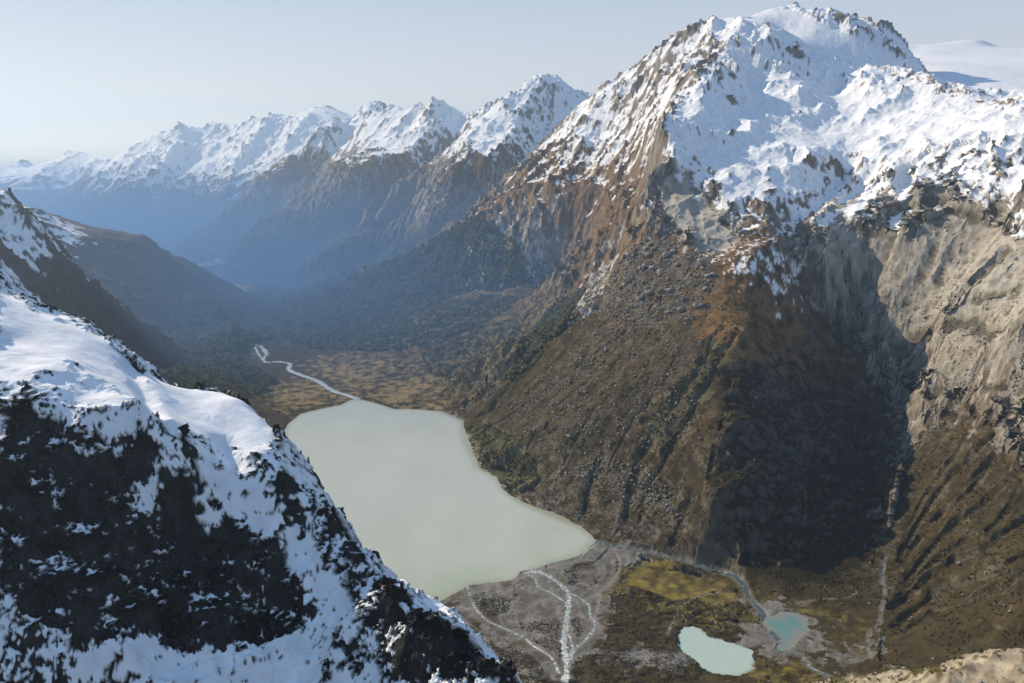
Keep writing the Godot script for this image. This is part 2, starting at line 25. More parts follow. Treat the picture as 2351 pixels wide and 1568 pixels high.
# Ground cover on the map: what grows or lies there, how densely, and the outline as x, z pairs in metres.
const COVER := {
	"massif": [
		["forest", 1, [-1475, -5462, -1401, -5576, -1291, -5491, -1213, -5560, -1102, -5504, -1011, -5533, -926, -5554, -804, -5553, -676, -5504, -561, -5478, -470, -5468, -386, -5382, -221, -5241, -154, -4897, -76, -4864, -12, -4694, 41, -4604, 66, -4541, 87, -4480, -40, -4455, -143, -4542, -247, -4643, -339, -4668, -427, -4629, -542, -4637, -664, -4654, -785, -4654, -901, -4615, -1000, -4546, -1120, -4553, -1284, -4963]],
		["forest", 1, [-1705, -4074, -1684, -4169, -1674, -4396, -1632, -4593, -1560, -4743, -1470, -4742, -1344, -4626, -1262, -4650, -1134, -4406, -1131, -4151, -1227, -4131, -1266, -3933, -1283, -3819, -1243, -3589, -1143, -3518, -1048, -3392, -1039, -3170, -1074, -3038, -1186, -3116, -1203, -3034, -1235, -2942, -1374, -3139]],
		["brown", 0.55, [-561, -4757, -467, -4702, -384, -4721, -293, -4621, -209, -4561, -127, -4510, -46, -4462, 32, -4433, 112, -4478, 171, -3992, 233, -3848, 203, -3732, 171, -3555, 132, -3121, 86, -3101, 39, -3059, -8, -3056, -52, -3040, -103, -3039, -146, -2998, -216, -3137, -285, -3245, -362, -3382, -441, -3480, -523, -3596, -599, -3653, -677, -3711, -750, -3760, -833, -3819, -910, -3877, -877, -4010, -832, -4144, -794, -4324, -742, -4460, -681, -4554, -614, -4637]],
		["brown", 1, [-258, -4615, -163, -4564, -70, -4509, 44, -4479, 21, -4406, -79, -4443, -183, -4482]],
		["brown", 1, [78, -3865, 157, -3770, 177, -3666, 109, -3727]],
		["forest", 0.4, [-1200, -4642, -1110, -4652, -1022, -4695, -929, -4729, -836, -4713, -741, -4733, -642, -4692, -558, -4737, -449, -4641, -354, -4633, -253, -4524, -164, -4505, -72, -4455, 71, -4290, 4, -4128, -63, -4054, -138, -4006, -212, -3936, -281, -3936, -346, -3902, -415, -3916, -512, -3867, -606, -3845, -715, -3886, -820, -3914, -924, -3925, -1025, -3932, -1146, -4009, -1194, -4390]],
		["grass", 0.8, [-468, -3916, -382, -3914, -302, -4003, -222, -4046, -128, -3992, -41, -3900, 38, -3807, 53, -3196, 2, -3068, -51, -3201, -112, -3182, -175, -3196, -241, -3239, -310, -3301, -406, -3597]],
		["grass", 0.7, [-168, -2766, -121, -2799, -64, -2657, -20, -2575, 25, -2463, 47, -2382, 68, -2328, 83, -2254, 23, -2179, -16, -2239, -53, -2333, -99, -2402, -124, -2513, -144, -2633]],
		["grass", 0.6, [378, -2253, 422, -2270, 458, -2271, 500, -2289, 531, -2324, 561, -2354, 595, -2405, 627, -2442, 658, -2472, 694, -2428, 666, -2394, 637, -2361, 604, -2315, 577, -2279, 550, -2238, 510, -2188, 476, -2160, 447, -2142, 418, -2129, 401, -2198]],
		["brown", 1, [-1059, -3241, -1017, -3371, -963, -3484, -863, -3417, -773, -3347, -663, -3160, -711, -3058, -769, -3017, -832, -2977, -859, -2901, -961, -3018]],
		["brown", 1, [-1021, -3720, -961, -3768, -899, -3827, -838, -3877, -728, -3810, -631, -3749, -533, -3682, -458, -3580, -384, -3479, -315, -3345, -219, -3095, -221, -2947, -293, -3001, -368, -3030, -448, -3028, -523, -3070, -632, -3178, -722, -3299, -820, -3465, -924, -3610]],
		["gravel", 0.8, [-1341, -3756, -1318, -3825, -1254, -3790, -1187, -3669, -1274, -3608]],
		["tussock", 1, [-80, -5346, 13, -5318, 96, -5256, 178, -5273, 262, -5110, 356, -5044, 438, -4964, 522, -4910, 590, -4720, 652, -4557, 686, -4253, 605, -3697, 598, -3661, 535, -3394, 514, -3749, 452, -3930, 430, -4458, 357, -4591, 274, -4634, 161, -4711, 47, -4873, -13, -4993]],
		["tussock", 0.9, [617, -2744, 657, -2769, 699, -2807, 741, -2845, 796, -2799, 850, -2777, 914, -2782, 966, -2766, 977, -2744, 982, -2719, 989, -2696, 1012, -2669, 1030, -2638, 902, -2517, 824, -2431, 755, -2359, 702, -2338, 672, -2369, 645, -2425, 618, -2503, 597, -2587, 574, -2686]],
		["brown", 0.6, [143, -4039, 192, -4024, 236, -3998, 325, -4514, 400, -4407, 445, -4074, 500, -3735, 530, -3360, 487, -3332, 448, -3323, 447, -3641, 401, -3624, 351, -3574, 311, -3611, 246, -3666, 178, -3672]],
		["scree", 1, [376, -3205, 413, -3193, 454, -3209, 504, -3158, 560, -3148, 626, -3128, 666, -3022, 717, -3019, 733, -2881, 714, -2795, 695, -2714, 682, -2647, 635, -2615, 587, -2586, 539, -2610, 491, -2651, 442, -2703, 389, -2822, 333, -2965, 250, -3108, 294, -3162, 339, -3225]],
		["scree", 0.35, [-43, -2686, -8, -2718, 28, -2772, 66, -2817, 102, -2849, 141, -2879, 180, -2910, 232, -2914, 276, -2906, 328, -2921, 374, -2846, 417, -2767, 461, -2717, 504, -2674, 544, -2619, 587, -2586, 600, -2493, 619, -2429, 634, -2363, 609, -2312, 585, -2268, 558, -2213, 533, -2156, 510, -2114, 493, -2091, 458, -2129, 420, -2136, 382, -2168, 339, -2165, 299, -2180, 259, -2210, 214, -2227, 167, -2251, 122, -2280, 74, -2325, 25, -2334, 5, -2433, -17, -2529]],
		["scree", 0.9, [-22, -2244, 33, -2270, 85, -2304, 129, -2260, 174, -2243, 216, -2224, 258, -2216, 302, -2164, 343, -2124, 384, -2081, 403, -2040, 425, -1998, 440, -1943, 458, -1900, 439, -1863, 421, -1835, 385, -1854, 349, -1879, 310, -1899, 272, -1921, 233, -1947, 198, -1995, 161, -2042, 122, -2088, 80, -2122, 32, -2169]],
		["scree", 0.7, [-209, -3044, -173, -3144, -133, -3183, -92, -3178, -50, -3213, 4, -3208, 51, -3218, 12, -3047, -21, -3024, -51, -2980, -85, -2922, -130, -2915, -178, -2898]],
		["scree", 1, [1100, -2183, 1162, -2270, 1187, -2281, 1208, -2261, 1228, -2245, 1246, -2227, 1265, -2210, 1306, -2220, 1322, -2187, 1293, -2165, 1271, -2157, 1248, -2162, 1219, -2163, 1189, -2163, 1166, -2176, 1166, -2243]],
		["scree", 0.5, [819, -1576, 843, -1636, 867, -1696, 887, -1753, 922, -1816, 971, -1911, 1005, -1971, 1024, -2012, 1032, -2011, 1063, -2049, 1081, -2051, 1055, -2003, 1032, -1961, 999, -1898, 957, -1818, 925, -1758, 899, -1707, 874, -1659, 848, -1611]],
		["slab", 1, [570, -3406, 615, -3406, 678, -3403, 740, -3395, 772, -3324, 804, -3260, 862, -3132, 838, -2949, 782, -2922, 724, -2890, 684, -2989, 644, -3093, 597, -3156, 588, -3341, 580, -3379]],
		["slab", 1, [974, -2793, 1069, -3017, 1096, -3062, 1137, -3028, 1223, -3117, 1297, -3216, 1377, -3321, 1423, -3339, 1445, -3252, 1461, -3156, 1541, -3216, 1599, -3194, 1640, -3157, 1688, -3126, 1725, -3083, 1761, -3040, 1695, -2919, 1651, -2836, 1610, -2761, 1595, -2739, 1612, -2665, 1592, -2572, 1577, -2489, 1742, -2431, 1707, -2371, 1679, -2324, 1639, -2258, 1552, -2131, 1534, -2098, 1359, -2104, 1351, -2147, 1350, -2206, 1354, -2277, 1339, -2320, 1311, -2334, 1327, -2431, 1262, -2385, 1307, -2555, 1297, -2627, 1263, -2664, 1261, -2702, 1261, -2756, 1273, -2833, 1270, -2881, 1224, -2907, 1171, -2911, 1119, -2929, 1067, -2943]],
		["slab", 0.8, [1294, -2529, 1322, -2509, 1337, -2480, 1331, -2388, 1341, -2337, 1357, -2296, 1375, -2261, 1370, -2193, 1358, -2105, 1532, -2088, 1519, -2062, 1507, -2038, 1495, -2014, 1480, -1986, 1453, -1942, 1426, -1897, 1242, -1883, 1268, -1947, 1290, -2000, 1298, -2038, 1290, -2095, 1285, -2166, 1271, -2225, 1247, -2264, 1228, -2323]],
		["bare", 1, [570, -3406, 616, -3410, 675, -3390, 734, -3379, 773, -3248, 807, -3169, 843, -3122, 811, -2914, 724, -2890, 684, -2989, 644, -3093, 597, -3156, 588, -3341, 580, -3379]],
		["bare", 0.5, [963, -2754, 1065, -2970, 1107, -3027, 1146, -3013, 1189, -3015, 1251, -3011, 1298, -2982, 1330, -2990, 1381, -3041, 1395, -2985, 1390, -2899, 1381, -2811, 1397, -2828, 1418, -2850, 1448, -2892, 1479, -2946, 1542, -2950, 1588, -2932, 1568, -2866, 1546, -2799, 1530, -2747, 1565, -2685, 1555, -2554, 1544, -2480, 1529, -2400, 1703, -2366, 1673, -2315, 1633, -2250, 1552, -2131, 1535, -2098, 1530, -2084, 1517, -2057, 1506, -2035, 1495, -2012, 1480, -1986, 1316, -1996, 1284, -2003, 1282, -2065, 1281, -2124, 1277, -2189, 1256, -2224, 1241, -2279, 1242, -2356, 1282, -2520, 1272, -2582, 1257, -2624, 1233, -2665, 1214, -2704, 1194, -2748, 1205, -2869, 1162, -2866, 1125, -2873, 1096, -2900, 1014, -2789]],
		["bare", 1, [222, -3708, 258, -3733, 293, -3759, 332, -3904, 382, -3914, 414, -3778, 461, -3784, 501, -3757, 521, -3333, 558, -3136, 600, -3043, 637, -2947, 676, -2868, 722, -2834, 766, -2799, 811, -2774, 860, -2761, 901, -2738, 946, -2727, 999, -2741, 1038, -2743, 1085, -2764, 1114, -2738, 1144, -2710, 1173, -2692, 1208, -2656, 1235, -2622, 1268, -2587, 1282, -2520, 1242, -2356, 1241, -2279, 1256, -2224, 1277, -2189, 1281, -2124, 1282, -2065, 1284, -2003, 1316, -1996, 1480, -1986, 1453, -1942, 1426, -1897, 1391, -1844, 1379, -1822, 1365, -1795, 1332, -1744, 1311, -1710, 1279, -1661, 1241, -1605, 1211, -1560, 1181, -1517, 1134, -1450, 1112, -1415, 1092, -1384, 1073, -1354, 1060, -1332, 1044, -1307, 1027, -1284, 1027, -1284, 1027, -1284, 915, -1287, 903, -1296, 874, -1311, 867, -1324, 822, -1304, 792, -1304, 778, -1313, 753, -1318, 749, -1319, 715, -1338, 700, -1340, 672, -1345, 641, -1343, 613, -1336, 584, -1325, 556, -1321, 530, -1326, 500, -1317, 472, -1308, 447, -1311, 421, -1312, 396, -1318, 371, -1321, 342, -1319, 316, -1319, 288, -1314, 261, -1311, 235, -1310, 210, -1311, 181, -1304, 155, -1301, 129, -1297, 103, -1293, 77, -1288, 51, -1279, 24, -1273, 15, -1294, 11, -1315, -25, -1373, -25, -1373, -30, -1389, -59, -1453, -59, -1453, -294, -1348, -294, -1348, -294, -1348, -294, -1348, -294, -1348, -200, -1686, -243, -1733, -243, -1733, -276, -1770, -277, -1809, -292, -1888, -298, -1967, -316, -2059, -332, -2152, -336, -2238, -351, -2333, -361, -2432, -373, -2569, -367, -2595, -446, -3019, -446, -3019, -463, -3134, -420, -3233, -378, -3330, -331, -3394, -277, -3434, -225, -3479, -178, -3558, -116, -3594, -67, -3701, -5, -3718, 57, -3739, 115, -3768, 170, -3724]],
		["dusting", 0.8, [744, -2931, 798, -2906, 842, -2846, 898, -2855, 1011, -2960, 1025, -2943, 1052, -2954, 1015, -2794, 914, -2689, 870, -2694, 826, -2715, 790, -2758, 762, -2813]],
		["snow", 0.6, [612, -3637, 629, -3566, 652, -3543, 687, -3627, 776, -3869, 846, -3977, 902, -4043, 969, -4081, 1056, -4208, 1171, -4421, 1235, -4435, 1296, -4440, 1369, -4426, 1454, -4460, 1561, -4554, 1656, -4588, 1836, -4861, 1894, -4801, 2009, -4883, 1805, -4202, 1842, -4132, 1874, -4062, 1902, -3972, 1896, -3830, 1916, -3747, 1946, -3672, 1968, -3588, 1972, -3475, 1927, -3286, 1951, -3229, 2159, -3122, 2077, -2987, 1997, -2860, 1742, -2853, 1692, -2865, 1706, -2989, 1628, -2882, 1604, -2874, 1552, -2810, 1548, -2908, 1518, -2956, 1476, -2976, 1439, -3009, 1435, -3132, 1439, -3280, 1400, -3301, 1305, -3191, 1217, -3093, 1144, -3030, 1112, -3064, 1061, -3069, 930, -2850, 921, -2989, 871, -3007, 859, -3115, 832, -3158, 814, -3257, 779, -3323, 739, -3398, 658, -3409]],
		["snow", 0.5, [1662, -2790, 1737, -2833, 1997, -2860, 1966, -2804, 1900, -2700, 1824, -2585, 1818, -2566, 1793, -2522, 1781, -2494, 1742, -2431, 1581, -2487, 1590, -2551, 1621, -2656, 1628, -2685, 1641, -2729]],
		["pale", 1, [251, -3127, 303, -3520, 334, -3638, 407, -3696, 484, -3668, 407, -3304, 377, -3246, 333, -3092, 265, -3060]],
		["pale", 1, [-150, -4884, -73, -4901, 17, -4889, -45, -4783, -103, -4713, -147, -4807]],
		["pale", 1, [41, -4868, 105, -4711, 187, -4676, 270, -4627, 225, -4597, 189, -4587, 130, -4551, 102, -4593, 86, -4649]],
		["pale", 0.7, [-263, -4990, -196, -4912, -134, -4897, -159, -4858, -182, -4814, -71, -4593, -183, -4642, -305, -4736, -321, -4904]],
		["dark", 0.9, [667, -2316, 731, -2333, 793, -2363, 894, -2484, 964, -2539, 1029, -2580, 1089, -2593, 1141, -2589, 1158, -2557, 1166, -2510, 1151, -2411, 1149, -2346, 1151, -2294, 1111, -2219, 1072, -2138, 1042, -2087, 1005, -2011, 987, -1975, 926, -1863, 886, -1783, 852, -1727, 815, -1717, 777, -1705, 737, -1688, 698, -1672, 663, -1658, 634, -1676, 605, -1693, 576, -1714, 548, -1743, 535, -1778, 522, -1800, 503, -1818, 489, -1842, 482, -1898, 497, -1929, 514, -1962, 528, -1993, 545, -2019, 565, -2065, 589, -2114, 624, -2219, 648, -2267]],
		["meadow", 1, [312, -1832, 352, -1832, 385, -1808, 419, -1790, 461, -1767, 505, -1749, 535, -1679, 532, -1631, 495, -1535, 467, -1540, 432, -1541, 410, -1574, 382, -1619, 348, -1620, 318, -1638, 285, -1643, 248, -1646, 232, -1686, 264, -1758]],
		["meadow", 1, [482, -1358, 529, -1419, 554, -1406, 583, -1402, 601, -1377, 618, -1354, 579, -1336, 544, -1321, 520, -1325, 487, -1309, 458, -1306]],
		["meadow", 0.75, [262, -1673, 291, -1660, 322, -1646, 348, -1620, 376, -1614, 410, -1574, 438, -1538, 481, -1583, 525, -1617, 489, -1518, 460, -1516, 429, -1516, 400, -1516, 370, -1533, 335, -1547, 303, -1576, 284, -1625]],
		["meadow", 1, [510, -1760, 526, -1715, 542, -1675, 539, -1631, 508, -1585, 489, -1651]],
		["meadow", 0.7, [564, -1635, 607, -1627, 650, -1621, 685, -1611, 720, -1602, 752, -1595, 707, -1550, 674, -1571, 640, -1592, 603, -1613]],
		["meadow", 0.4, [698, -1542, 731, -1528, 759, -1513, 721, -1444, 688, -1441, 655, -1435, 678, -1489]],
		["gravel", 1, [-243, -1733, -225, -1719, -200, -1686, -164, -1683, -135, -1694, -98, -1708, -60, -1730, -22, -1754, 19, -1758, 58, -1784, 100, -1825, 140, -1871, 180, -1886, 223, -1918, 264, -1890, 308, -1864, 348, -1839, 311, -1821, 251, -1726, 212, -1627, 201, -1541, 188, -1461, 154, -1413, 122, -1362, 97, -1293, 67, -1286, 38, -1281, 18, -1271, 15, -1294, -25, -1373, -30, -1389, -47, -1430, -72, -1486, -101, -1535, -137, -1600, -155, -1619, -200, -1686]],
		["gravel", 1, [542, -1641, 579, -1610, 616, -1585, 659, -1553, 655, -1493, 650, -1435, 616, -1418, 583, -1402, 555, -1404, 532, -1414, 504, -1421, 475, -1448, 462, -1472, 521, -1550]],
		["gravel", 0.7, [650, -1435, 689, -1437, 726, -1432, 756, -1476, 796, -1535, 769, -1449, 719, -1375, 682, -1378, 640, -1370]],
		["gravel", 1, [193, -1404, 236, -1420, 280, -1435, 311, -1425, 345, -1423, 364, -1388, 366, -1385, 332, -1378, 300, -1370, 266, -1361, 230, -1365, 193, -1365]],
		["calm", 0.78, [222, -3708, 273, -3721, 321, -3746, 378, -3672, 436, -3671, 448, -3323, 499, -3175, 558, -3136, 606, -3078, 651, -3013, 698, -2989, 765, -2997, 808, -2917, 845, -2834, 893, -2805, 936, -2784, 1053, -2964, 1082, -2940, 1115, -2914, 1140, -2890, 1174, -2879, 1208, -2870, 1197, -2753, 1212, -2701, 1231, -2657, 1254, -2620, 1268, -2567, 1218, -2392, 1188, -2345, 1164, -2303, 1138, -2262, 1087, -2155, 1057, -2093, 1023, -2022, 1001, -1975, 964, -1903, 922, -1812, 889, -1745, 865, -1692, 840, -1636, 808, -1572, 783, -1584, 757, -1595, 727, -1602, 700, -1610, 672, -1620, 644, -1629, 613, -1638, 586, -1648, 556, -1659, 530, -1676, 507, -1701, 482, -1734, 457, -1761, 425, -1779, 395, -1789, 366, -1809, 335, -1835, 302, -1850, 271, -1870, 238, -1896, 202, -1929, 180, -1983, 155, -2049, 124, -2083, 93, -2139, 64, -2227, 28, -2272, -3, -2365, -40, -2426, -81, -2520, -121, -2599, -168, -2766, -187, -2984, -143, -3024, -101, -3046, -56, -3057, -13, -3055, 30, -3058, 61, -3103, 99, -3258, 140, -3534, 180, -3614]],
		["calm", 0.6, [-1473, -5469, -1339, -5353, -1227, -5281, -1131, -5271, -1015, -5173, -913, -5141, -814, -5093, -714, -5003, -609, -4947, -510, -4864, -415, -4783, -322, -4746, -231, -4651, -142, -4570, -57, -4501, 23, -4484, 105, -4491, 172, -4018, 233, -3848, 199, -3773, 161, -3662, 121, -3371, 74, -3215, 29, -3065, -10, -3066, -48, -3066, -91, -3054, -127, -3034, -167, -3011, -229, -3062, -294, -3119, -357, -3130, -422, -3134, -480, -3134, -541, -3131, -605, -3135, -667, -3136, -724, -3133, -781, -3134, -838, -3133, -893, -3130, -944, -3103, -996, -3076, -1039, -3031, -1074, -3038, -1186, -3116, -1199, -3038, -1222, -2899, -1244, -2903, -1266, -2966, -1380, -3302, -1531, -3742, -1693, -4221, -1641, -4297, -1620, -4467, -1603, -4657, -1598, -4912, -1556, -5075, -1531, -5321]],
		["calm", 0.28, [624, -3583, 650, -3523, 681, -3541, 727, -3611, 816, -3821, 868, -3856, 939, -3973, 1004, -4054, 1095, -4127, 1224, -4334, 1301, -4325, 1369, -4301, 1422, -4235, 1486, -4223, 1561, -4228, 1629, -4204, 1636, -4040, 1679, -3961, 1724, -3891, 1774, -3837, 1835, -3820, 1871, -3749, 1920, -3705, 1959, -3656, 1980, -3578, 1978, -3471, 1927, -3286, 1804, -3058, 1717, -2899, 1726, -2993, 1700, -3035, 1667, -3070, 1635, -3111, 1594, -3138, 1560, -3171, 1514, -3197, 1473, -3221, 1443, -3273, 1418, -3333, 1364, -3346, 1307, -3349, 1232, -3295, 1147, -3216, 1077, -3169, 1011, -3130, 941, -3065, 906, -3153, 851, -3163, 817, -3266, 767, -3325, 718, -3390, 659, -3414]],
		["calm", 0.8, [1179, -2254, 1188, -2219, 1213, -2212, 1233, -2197, 1260, -2198, 1283, -2186, 1254, -2088, 1249, -2027, 1248, -1976, 1239, -1914, 1226, -1851, 1222, -1800, 1343, -1762, 1316, -1718, 1290, -1678, 1268, -1643, 1220, -1574, 1185, -1522, 1139, -1457, 1115, -1421, 1096, -1391, 1076, -1359, 1061, -1335, 1044, -1308, 1027, -1284, 1027, -1284, 1027, -1284, 915, -1287, 894, -1300, 874, -1311, 822, -1304, 821, -1304, 792, -1304, 774, -1317, 755, -1334, 736, -1352, 719, -1375, 747, -1433, 769, -1480, 798, -1534, 828, -1602, 852, -1653, 878, -1704, 897, -1750, 933, -1813, 973, -1887, 1008, -1947, 1017, -1962, 1048, -2014, 1072, -2054]],
		["snow", 1, [1068, -4854, 1143, -4782, 1242, -4756, 1558, -5463, 1657, -5452, 1820, -5589, 1826, -5367, 1864, -5223, 1925, -5169, 1992, -5101, 2053, -5032, 2133, -4995, 2206, -4950, 2297, -4958, 2394, -4954, 1901, -4070, 1856, -4135, 1807, -4202, 2006, -4864, 1876, -4761, 1683, -4473, 1630, -4547, 1554, -4573, 1423, -4426, 1343, -4410, 1268, -4420, 1196, -4443, 1125, -4473, 1069, -4580]],
		["calm", 0.85, [1242, -4756, 1539, -5438, 1653, -5435, 1760, -5423, 1811, -5303, 1856, -5194, 1912, -5128, 1976, -5062, 2034, -5016, 2100, -4972, 2168, -4938, 2232, -4901, 2296, -4869, 2230, -4844, 1848, -4164, 1794, -4209, 1989, -4857, 1868, -4753, 1690, -4496, 1651, -4585, 1582, -4606, 1517, -4647, 1419, -4569, 1343, -4565, 1293, -4671]],
		["bare", 0.42, [1577, -5321, 1411, -4567, 1480, -4561, 1543, -4547, 1580, -4411, 1465, -4292, 1401, -4337, 1343, -4423, 1302, -4516]],
		["bare", 0.42, [1349, -4398, 1446, -4405, 1487, -4348, 1531, -4293, 1429, -4097, 1383, -4257]],
		["bare", 0.42, [869, -3859, 926, -3978, 995, -4139, 1113, -4345, 1111, -4120, 1153, -4065, 1103, -3941, 971, -3798, 853, -3680]],
		["bare", 0.42, [1188, -4575, 1196, -4486, 1139, -4468, 1069, -4405, 939, -4093, 845, -3970, 830, -4052, 890, -4158, 1015, -4559, 1066, -4545, 1124, -4543]],
		["bare", 0.42, [774, -3937, 821, -3953, 758, -3770, 695, -3568, 663, -3503, 641, -3508, 608, -3659, 661, -3945, 637, -3585, 685, -3647]],
		["bare", 0.42, [1815, -4206, 1856, -4135, 1890, -4054, 1928, -3992, 1923, -3842, 1932, -3747, 1976, -3668, 2018, -3605, 2028, -3488, 1931, -3295, 1982, -3479, 1977, -3580, 1954, -3654, 1931, -3730, 1902, -3793, 1873, -3871, 1871, -4006, 1843, -4104, 1797, -4153]],
		["bare", 0.42, [1289, -4046, 1384, -4025, 1362, -3854, 1235, -3754, 1262, -3889]],
		["bare", 0.42, [1805, -3839, 1881, -3810, 1846, -3588, 1746, -3552, 1809, -3756]],
		["bare", 0.42, [1002, -4772, 1060, -4684, 983, -4422, 931, -4449]],
		["bare", 0.42, [801, -5280, 855, -4975, 928, -4853, 1007, -4796, 917, -4607, 877, -4658, 828, -4683, 775, -4696, 732, -4756, 680, -5008, 602, -5116, 654, -5148, 699, -5174, 757, -5251]],
		["tussock", 1, [-265, -5717, -168, -5310, -86, -5355, -14, -5420, 85, -5405, 185, -5501, 308, -5321, 386, -5048, 462, -4916, 545, -4710, 619, -4544, 624, -4001, 598, -3661, 575, -3687, 546, -3681, 515, -3666, 464, -3684, 407, -3696, 356, -3727, 298, -3758, 282, -3904, 296, -4536, 272, -4590, 190, -4705, 44, -4851, -80, -5035, -136, -4973, -199, -4974]],
		["tussock", 0.7, [239, -3962, 281, -3897, 330, -3937, 384, -3957, 444, -4067, 499, -3732, 530, -3360, 541, -3156, 505, -3163, 465, -3150, 432, -3182, 399, -3232, 381, -3472, 332, -3503, 284, -3557, 263, -3730]],
		["forest", 0.8, [222, -3708, 328, -3553, 280, -3434, 223, -3105, 185, -3060, 149, -3040, 108, -2976, 68, -2939, 11, -2974, -48, -3012, -21, -3053, 7, -3064, 33, -3206, 75, -3410, 128, -3592, 177, -3673]],
		["mud", 1, [322, -1846, 359, -1827, 393, -1807, 424, -1785, 461, -1779, 494, -1751, 520, -1706, 546, -1666, 546, -1632, 509, -1549, 478, -1476, 455, -1462, 401, -1353, 384, -1358, 359, -1331, 335, -1318, 309, -1319, 280, -1312, 252, -1312, 225, -1309, 197, -1307, 171, -1302, 143, -1300, 115, -1296, 87, -1291, 105, -1326, 123, -1382, 157, -1423, 193, -1458, 206, -1542, 222, -1625, 261, -1750]],
		["snow", 1, [1530, -3279, 1577, -3204, 1558, -3175, 1471, -3007, 1454, -2990, 1380, -2846, 1371, -2834, 1378, -2918, 1403, -2994, 1429, -3080, 1471, -3160]],
		["snow", 1, [1618, -3022, 1666, -2994, 1717, -2983, 1645, -2789, 1630, -2711, 1590, -2716, 1576, -2777, 1590, -2882]],
		["snow", 1, [1651, -2763, 1693, -2752, 1966, -2804, 1890, -2683, 1822, -2576, 1802, -2537, 1789, -2509, 1760, -2458, 1716, -2387, 1561, -2502, 1589, -2577, 1622, -2663, 1630, -2701]],
		["snow", 1, [1253, -3093, 1302, -3112, 1419, -3306, 1432, -3212, 1340, -3009, 1262, -3004]],
		["snow", 1, [1095, -3061, 1128, -3039, 1186, -3092, 1241, -3073, 1160, -2978, 1120, -2991]],
		["forest", 0.9, [-1810, -5951, -1808, -6031, -1777, -6362, -1673, -6347, -1549, -6370, -1262, -5284, -1142, -4820, -1036, -4430, -1114, -4386, -1212, -4416, -1282, -4344, -1388, -4387, -1330, -3953, -1626, -4897, -1686, -5237]],
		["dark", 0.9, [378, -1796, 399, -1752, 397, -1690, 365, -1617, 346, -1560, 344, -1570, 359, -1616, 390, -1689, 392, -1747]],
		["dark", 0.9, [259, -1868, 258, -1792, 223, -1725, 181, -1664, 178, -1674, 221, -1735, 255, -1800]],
		["mud", 1, [127, -1765, 159, -1803, 203, -1812, 222, -1773, 208, -1709, 163, -1679, 130, -1701]],
		["mud", 1, [-96, -1646, -56, -1676, -4, -1635, -10, -1561, -62, -1562]],
		["mud", 1, [-2, -1660, 9, -1717, 26, -1721, 21, -1673, 8, -1643]],
		["mud", 1, [127, -1542, 148, -1559, 149, -1493, 133, -1470, 125, -1501]],
		["mud", 0.8, [3, -1528, 38, -1537, 70, -1548, 105, -1560, 101, -1474, 97, -1388, 76, -1419, 49, -1451, 29, -1490]],
		["mud", 1, [-88, -1513, -68, -1486, -29, -1481, -2, -1447, 25, -1408, 48, -1370, 75, -1288, 42, -1276, 18, -1271, 11, -1315, -25, -1373, -44, -1425, -59, -1453]],
		["calm", 0.6, [583, -3401, 657, -3386, 739, -3389, 775, -3322, 806, -3261, 832, -3180, 862, -3132, 827, -2933, 778, -2939, 724, -2929, 685, -3009, 644, -3088, 600, -3176, 604, -3283, 602, -3375]],
		["pale", 0.5, [583, -3401, 656, -3383, 734, -3379, 774, -3321, 807, -3258, 831, -3172, 863, -3127, 827, -2933, 778, -2939, 724, -2929, 685, -3009, 644, -3088, 600, -3176, 604, -3283, 602, -3375]],
		["calm", 0.62, [1189, -3015, 1247, -3016, 1292, -2989, 1337, -2955, 1372, -2909, 1383, -2819, 1428, -2815, 1477, -2818, 1524, -2815, 1551, -2750, 1575, -2683, 1568, -2581, 1562, -2488, 1742, -2431, 1711, -2377, 1681, -2328, 1659, -2290, 1565, -2153, 1544, -2117, 1534, -2093, 1525, -2073, 1510, -2045, 1499, -2024, 1490, -2002, 1478, -1979, 1453, -1938, 1303, -1967, 1284, -1996, 1278, -2047, 1272, -2103, 1283, -2186, 1263, -2222, 1266, -2304, 1274, -2402, 1294, -2529, 1293, -2592, 1288, -2644, 1271, -2679, 1260, -2723, 1262, -2792, 1264, -2878, 1241, -2907, 1233, -2942, 1214, -2960, 1199, -2978]],
	],
	"near": [
		["bare", 0.66, [-470, -703, -455, -694, -442, -690, -430, -687, -420, -691, -405, -686, -391, -681, -379, -681, -371, -692, -360, -695, -354, -692, -347, -683, -339, -677, -329, -687, -314, -690, -301, -694, -289, -699, -277, -712, -261, -718, -243, -712, -231, -702, -223, -702, -214, -699, -201, -689, -201, -685, -197, -673, -194, -664, -204, -656, -217, -650, -229, -644, -242, -642, -253, -632, -265, -629, -277, -623, -290, -621, -299, -618, -310, -617, -319, -614, -327, -607, -333, -595, -343, -593, -354, -588, -365, -588, -377, -591, -389, -591, -399, -589, -409, -590, -431, -605, -432, -609, -432, -612, -436, -620, -438, -627, -443, -635, -445, -642, -448, -649, -450, -654, -450, -657, -451, -662, -451, -666, -461, -683, -464, -691]],
		["bare", 0.6, [-488, -733, -484, -747, -482, -766, -460, -754, -449, -758, -430, -735, -418, -724, -398, -698, -384, -695, -373, -699, -364, -707, -353, -712, -338, -712, -325, -715, -313, -717, -311, -707, -329, -706, -348, -708, -360, -705, -369, -698, -376, -687, -386, -682, -403, -687, -417, -691, -429, -687, -440, -686, -447, -690, -452, -691, -473, -716]],
		["bare", 0.4, [-229, -762, -221, -774, -209, -768, -192, -751, -183, -747, -177, -765, -168, -764, -150, -721, -140, -715, -129, -723, -107, -653, -93, -637, -83, -634, -94, -628, -104, -621, -120, -638, -134, -645, -156, -686, -166, -692, -177, -700, -186, -703, -198, -718, -210, -727, -217, -730, -222, -727, -230, -732]],
